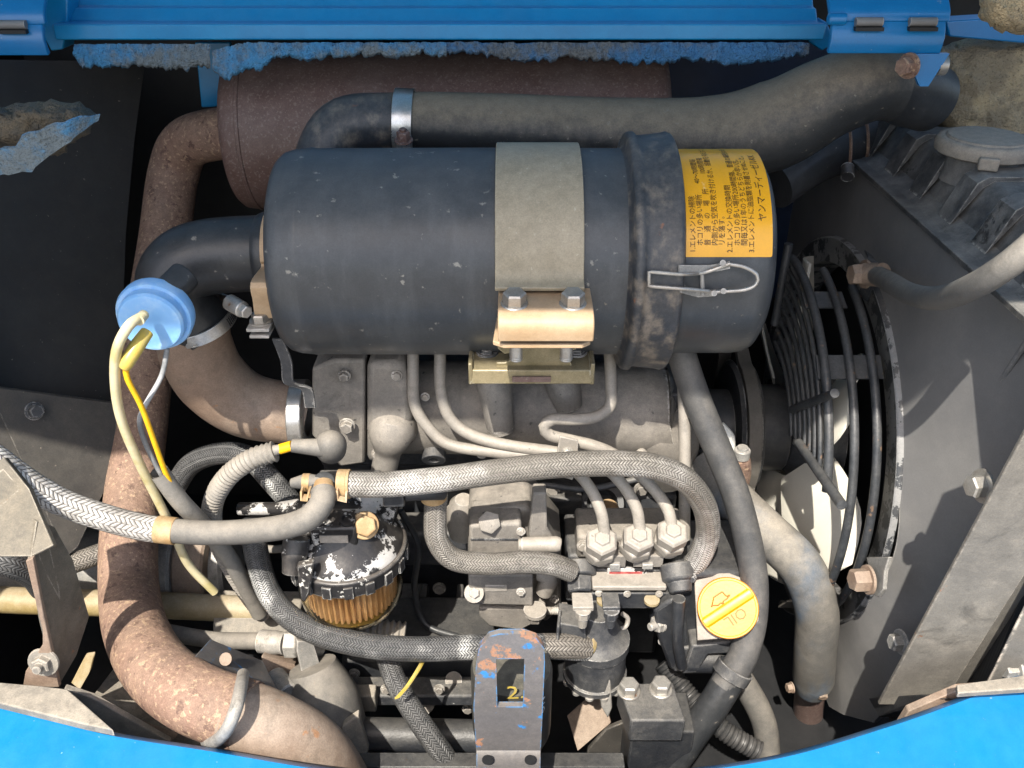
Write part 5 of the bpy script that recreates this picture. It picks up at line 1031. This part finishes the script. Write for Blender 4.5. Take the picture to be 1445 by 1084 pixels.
# ================================================================== LEFT SIDE
lp = thing('bulkhead_sheet', 'dull black side panel on the left, coloured lighter below for sun and darker above for shade', 'panel', PX(100, 780, -.3))
LP0, LPN = PY(100, 680, .012), Vector((.66, -.60, .42)).normalized()
def lpp(x, y, o=0):
    r_ = ray(x, y); p0 = LP0 - LPN * o; return CAM + r_ * ((p0 - CAM).dot(LPN) / r_.dot(LPN))
g = G(); g.prism([lpp(x, y) for x, y in [(-80, 540), (0, 548), (166, 570), (162, 640), (158, 671), (110, 772), (92, 788), (57, 705), (30, 650), (0, 585), (-80, 520)]], (-.002, .003, 0)); g.build('sheet', 'panel_dark', lp, bevel=.0005)  # lower sheet keeps the lighter dusty tone, standing for the sunlit part
g = G(); g.prism([lpp(x, y, .035) for x, y in [(-80, 84), (205, 88), (190, 200), (178, 330), (168, 620), (-80, 620)]], (-.002, .003, 0)); g.build('upper_sheet', 'sheet_shaded', lp, bevel=.0005)
g = G(); g.prism([lpp(x, y, .002) for x, y in [(-80, 380), (0, 580), (60, 700), (96, 790), (70, 800), (-80, 700)]], (-.008, .012, -.004)); g.build('edge_flange', 'panel_dark', lp, bevel=.0006)
q = lpp(48, 580); g = G(); g.bolt(q, Vector((.7, -.6, .3)), .0055, .0065, 1.3); g.build('bolt', 'engine_dark', lp)
fb = thing('frame_bracket', 'grey brown steel bracket with rusty foot at the lower left', 'bracket', PY(70, 965, -.16))
YL = -.15
g = G(); g.prism([PY(-60, 690, YL + .03), PY(5, 645, YL + .03), PY(40, 690, YL + .03), PY(75, 770, YL - .005), PY(45, 786, YL - .006), PY(-60, 786, YL - .006)], (0, .004, -.003)); g.build('top_plate', 'bracket_brown', fb, bevel=.0008)
g = G(); g.prism([PY(52, 735, YL + .01), PY(78, 745, YL + .015), PY(103, 790, YL + .02), PY(126, 870, YL + .025), PY(108, 925, YL + .01), PY(82, 970, YL - .01), PY(60, 880, YL - .012), PY(44, 790, YL - .008)], (-.003, .002, 0)); g.build('web', 'bracket_brown', fb, bevel=.0005)
g = G(); g.prism([PY(36, 792, YL - .012), PY(46, 788, YL - .012), PY(62, 870, YL - .013), PY(84, 970, YL - .014), PY(32, 970, YL - .014), PY(36, 948, YL - .014), PY(60, 910, YL - .014), PY(60, 890, YL - .014)], (0, .003, 0)); g.build('front_flange', 'pipe_rust_soft', fb, bevel=.0005)
c = PY(62, 934, YL - .0145); s = mpp(c); g = G(); g.bolt(c, Vector((0, -1, .25)), 13 * s, 10 * s, 1.7, stud=.004); g.build('bolt', 'frame_grey', fb)
g = G(); g.prism([PY(100, 965, -.12), PY(118, 930, -.11), PY(131, 928, -.11), (PY(126, 950, -.12)), PY(112, 975, -.13)], (0, .006, 0)); tag(g.build('wood_scrap', 'olive_pipe', bevel=.0008), 'small tan splinter wedged behind the bracket foot', 'scrap')
# hanging thin strip plate beside hose
# pipes behind
th1('olive_pipe', 'olive steel pipe running level behind the exhaust pipe', 'pipe', G().tube(pts((-60, 843, -.02), (40, 848, -.02), (200, 853, -.02), (388, 862, -.02)), .0105, 24, .01), 'olive_pipe')
th1('hydraulic_cylinder', 'pale metal cylinder behind the left bracket', 'cylinder', G().cyl(PY(-60, 800, .04), PY(330, 795, .04), .034, 40, ch=.003), 'tin_grey')
t = thing('cylinder_collar', 'white flanged collar right of the rusty pipe', 'collar', PY(250, 830, .03))
g = G(); g.cyl(PY(228, 797, .03), PY(262, 797, .03), .040, 40, ch=.002); g.build('flange', 'tin_grey', t); g = G(); g.cyl(PY(262, 797, .03), PY(305, 797, .03), .036, 40, ch=.002); g.build('collar', 'pipe_rust_soft', t)
t = thing('hydraulic_hose', 'grey hydraulic hose with crimped end and blue overspray', 'hose', PY(330, 905, -.06))
g = G(); g.tube(pts((190, 882, -.05), (240, 893, -.058), (300, 903, -.066), (372, 905, -.074)), .0062, 20, .004); g.build('hose', 'hose_grey', t)
g = G(); g.tube(pts((368, 905, -.074), (403, 908, -.078)), .0085, 24, .003, rf=lambda q_: 1 - .07 * (math.sin(q_ * 900) > .6)); g.build('crimp', 'tin_grey', t)
g = G(); a = PY(403, 908, -.078); g.bolt(a, XV, .0105, .010, 0); g.tube(pts((418, 908, -.079), (440, 915, -.075), (450, 915, -.07)), .006, 16, .003); g.build('union', 'tin_grey', t, bevel=.0006)
t = thing('clamp_plate', 'black tilted plate held against the exhaust by the U-bolt', 'plate', PY(330, 970, -.15))
pl = [PY(262, 940, -.16), PY(296, 902, -.125), PY(368, 932, -.115), PY(390, 975, -.135), PY(372, 985, -.15), PY(345, 972, -.16)]
g = G(); g.prism(pl, Vector((0, .003, -.004))); g.build('plate', 'plate_worn', t, bevel=.0006)
c = PY(320, 930, -.141); g = G(); s = mpp(c); g.lathe(c, Vector((-.1, -.7, .7)), [(0, 0), (0, 9 * s), (.002, 9 * s), (.002, 0)], 20); g.build('rivet', 'pipe_rust_soft', t)
t = thing('rear_bracket', 'rust streaked bracket and bolts behind the clamp plate', 'bracket', PY(400, 970, -.09))
g = G(); g.prism([PY(368, 925, -.09), PY(415, 935, -.08), PY(425, 972, -.09), PY(395, 980, -.1), PY(372, 950, -.1)], (0, .02, -.01)); g.build('block', 'pipe_rust_soft', t, bevel=.0012)
c = PY(402, 970, -.105); g = G(); g.cyl(c + Vector((-.01, .01, 0)), c + Vector((.004, -.006, 0)), .008, 20, ch=.001); g.build('bolt', 'tin_grey', t)
g = G(); g.prism([PY(300, 870, -.03), PY(420, 872, -.03), PY(420, 905, -.04), PY(300, 900, -.04)], (0, .03, 0)); g.build('rail', 'frame_grey', t, bevel=.0015)
t = thing('pointer_plate', 'tapered grey steel tongue hanging below the hose union', 'plate', PY(440, 990, -.1))
g = G(); g.prism([PY(420, 905, -.09), PY(442, 906, -.085), PY(454, 945, -.088), PY(443, 994, -.096), PY(436, 994, -.098), PY(420, 920, -.093)], (-.002, .003, 0)); g.build('tongue', 'tin_grey', t, bevel=.0005)
t = thing('turret_casting', 'dusty round casting at the bottom behind the tailpipe', 'casting', PY(460, 1020, -.12))
g = G(); g.tube([PY(440, 940, -.09), PY(455, 985, -.1), PY(468, 1040, -.11), PY(475, 1100, -.12)], [.018, .026, .027, .025], 32, .005); g.build('casting', 'hose_grey', t)
g = G(); g.prism([PY(483, 1025, -.125), PY(505, 1010, -.12), PY(520, 1060, -.13), PY(495, 1090, -.135), PY(478, 1084, -.135)], (0, .006, 0)); g.build('fin', 'frame_grey', t, bevel=.0008)
t = thing('frame_rail', 'dark frame rail under the exhaust bend with tan scraps', 'rail', PY(250, 1010, -.13))
g = G(); g.prism([PY(128, 985, -.12), PY(170, 930, -.08), PY(330, 1010, -.10), PY(330, 1060, -.14), PY(200, 1050, -.14)], (0, .004, -.004)); g.build('plate', 'frame_grey', t, bevel=.0008)
g = G(); g.prism([PY(178, 1022, -.145), PY(190, 1018, -.14), PY(250, 1040, -.15), PY(238, 1052, -.155)], (0, .003, 0)); g.build('scrap', 'pipe_rust_soft', t, bevel=.0005)
g = G(); g.prism([PY(160, 1008, -.16), PY(166, 1006, -.16), PY(190, 1040, -.165), PY(180, 1042, -.165)], (0, .002, 0)); g.build('blue_tab', 'blue_edge', t)

# ================================================================== SMALL CASTING DETAILS
def studs(parent, lst, mat_='line_grey', name='screw', ax=None, kind='bolt'):
    for px, py, Y, rp in lst:
        c = PY(px, py, Y); s_ = mpp(c); g = G(); d_ = ax or (-YV + ZV * .15)
        if kind == 'bolt': g.bolt(c, d_, rp * s_, rp * .8 * s_, 1.35, rot=random.uniform(0, 50))
        else: g.lathe(c, d_, [(0, 0), (0, rp * s_), (rp * .5 * s_, rp * s_), (rp * .7 * s_, rp * .7 * s_), (rp * .7 * s_, 0)], 16)
        g.build(name, mat_, parent)
studs(gv, [(735, 750, YG - .005, 5), (672, 792, YG - .005, 5), (735, 835, YG - .013, 5), (778, 790, YG + .011, 5), (782, 845, YG + .011, 5)])
for y_ in (760, 805):
    a, b = PY(664, y_, YG - .0045), PY(738, y_ + 1, YG - .0045); g = G(); g.box((a + b) / 2, (b.x - a.x, .0016, .0014)); g.build('gasket_line', 'engine_dark', gv)
g = G(); g.box(PY(700, 830, YG - .0122), (.016, .0012, .006)); g.build('cast_pad', 'line_grey', gv, bevel=.0004)
studs(ip, [(823, 770, -.041, 7), (970, 782, -.041, 6), (845, 837, -.0735, 4), (885, 838, -.0735, 4), (930, 838, -.0735, 4)])
studs(im, [(600, 560, -.002, 5), (680, 640, .0, 6), (770, 640, .002, 6), (905, 640, .0, 6), (560, 530, -.0125, 6), (532, 640, -.0125, 6)])
a, b = PY(575, 618, .0), PY(930, 622, .0); g = G(); g.box((a + b) / 2 + YV * .005, (b.x - a.x, .006, .004)); g.build('parting_rib', 'engine_grey', im, bevel=.001)
studs(of, [(975, 815, YO + .004, 6), (1050, 905, YO + .004, 6), (935, 905, YO + .004, 5)], 'engine_dark')
studs(en, [(640, 720, .034, 8), (780, 690, .05, 8), (670, 690, .05, 7), (905, 690, .036, 8), (560, 790, .034, 8), (620, 830, .034, 7)], 'engine_grey')
for px in (600, 650, 700):
    c = PY(px, 870, .03); g = G(); g.box(c, (.006, .03, .05)); g.build('web', 'engine_dark', en, bevel=.0015)
studs(low, [(545, 972, -.073, 6), (620, 972, -.073, 6), (500, 950, -.05, 6), (660, 1000, -.05, 6)], 'engine_grey')
# corroded coolant fitting beside the pulley
cf = thing('coolant_fitting', 'small rust red fitting with pale bolt in front of the belt', 'fitting', PY(1042, 665, .02))
g = G(); g.tube(pts((1030, 650, .02), (1044, 648, .015), (1048, 668, .016), (1046, 690, .02)), [.006, .0075, .0065, .005], 18, .002); g.build('elbow', 'pipe_rust', cf)
c = PY(1048, 634, .013); g = G(); g.cyl(c - ZV * .008, c, .0062, 18, ch=.0008); g.lathe(c, ZV, [(0, 0), (0, .0045), (.002, .004), (.002, 0)], 14); g.build('bolt', 'tin_grey', cf)
g = G(); g.tube(pts((1015, 600, .03), (1026, 618, .025), (1030, 640, .02)), [.004, .006, .004], 14, .002); g.build('sealant', 'white_ink', cf)
# extra lines in the shade below the manifold
th1('leak_off_line', 'thin dark leak off pipe low behind the injection lines', 'fuel line', G().tube(pts((640, 668, .01), (700, 690, .015), (760, 684, .015), (830, 690, .01), (900, 676, .01)), .0026, 12, .004), 'engine_dark')
th1('black_wire', 'slim black wire trailing past the fuel filter', 'wire', G().tube(pts((565, 720, -.02), (590, 770, -.015), (585, 830, -.01), (600, 880, -.02), (650, 900, -.03)), .0026, 12, .004), 'black_rubber')
th1('heat_wire', 'grey sheathed wire crossing behind the conduit', 'wire', G().tube(pts((330, 760, -.02), (380, 775, -.025), (420, 770, -.03)), .003, 12, .004), 'conduit')

g = G(); g.prism([PY(x, y, YO - .004) for x, y in [(922, 862), (948, 846), (966, 846), (972, 905), (985, 925), (962, 950), (945, 946), (930, 905)]], (0, .03, 0)); g.build('side_casting', 'cast_black', of, bevel=.0025)
g = G(); g.prism([PY(x, y, YO - .010) for x, y in [(976, 912), (1062, 902), (1064, 914), (1040, 922), (1000, 924), (984, 950), (962, 952), (970, 930)]], (0, .02, 0)); g.build('lower_web', 'engine_dark', of, bevel=.0015)
# black lower length of the breather hose
bl = thing('drain_hose', 'glossy black hose below the flat clamp, running to the bottom edge', 'hose', PY(990, 1060, -.12))
g = G(); g.tube(pts((1036, 945, -.0998), (1010, 990, -.1105), (975, 1040, -.118), (945, 1085, -.122)), .0111, 30, .004); g.build('hose', 'black_rubber', bl)
# painted skin and lower layer of the torn flap
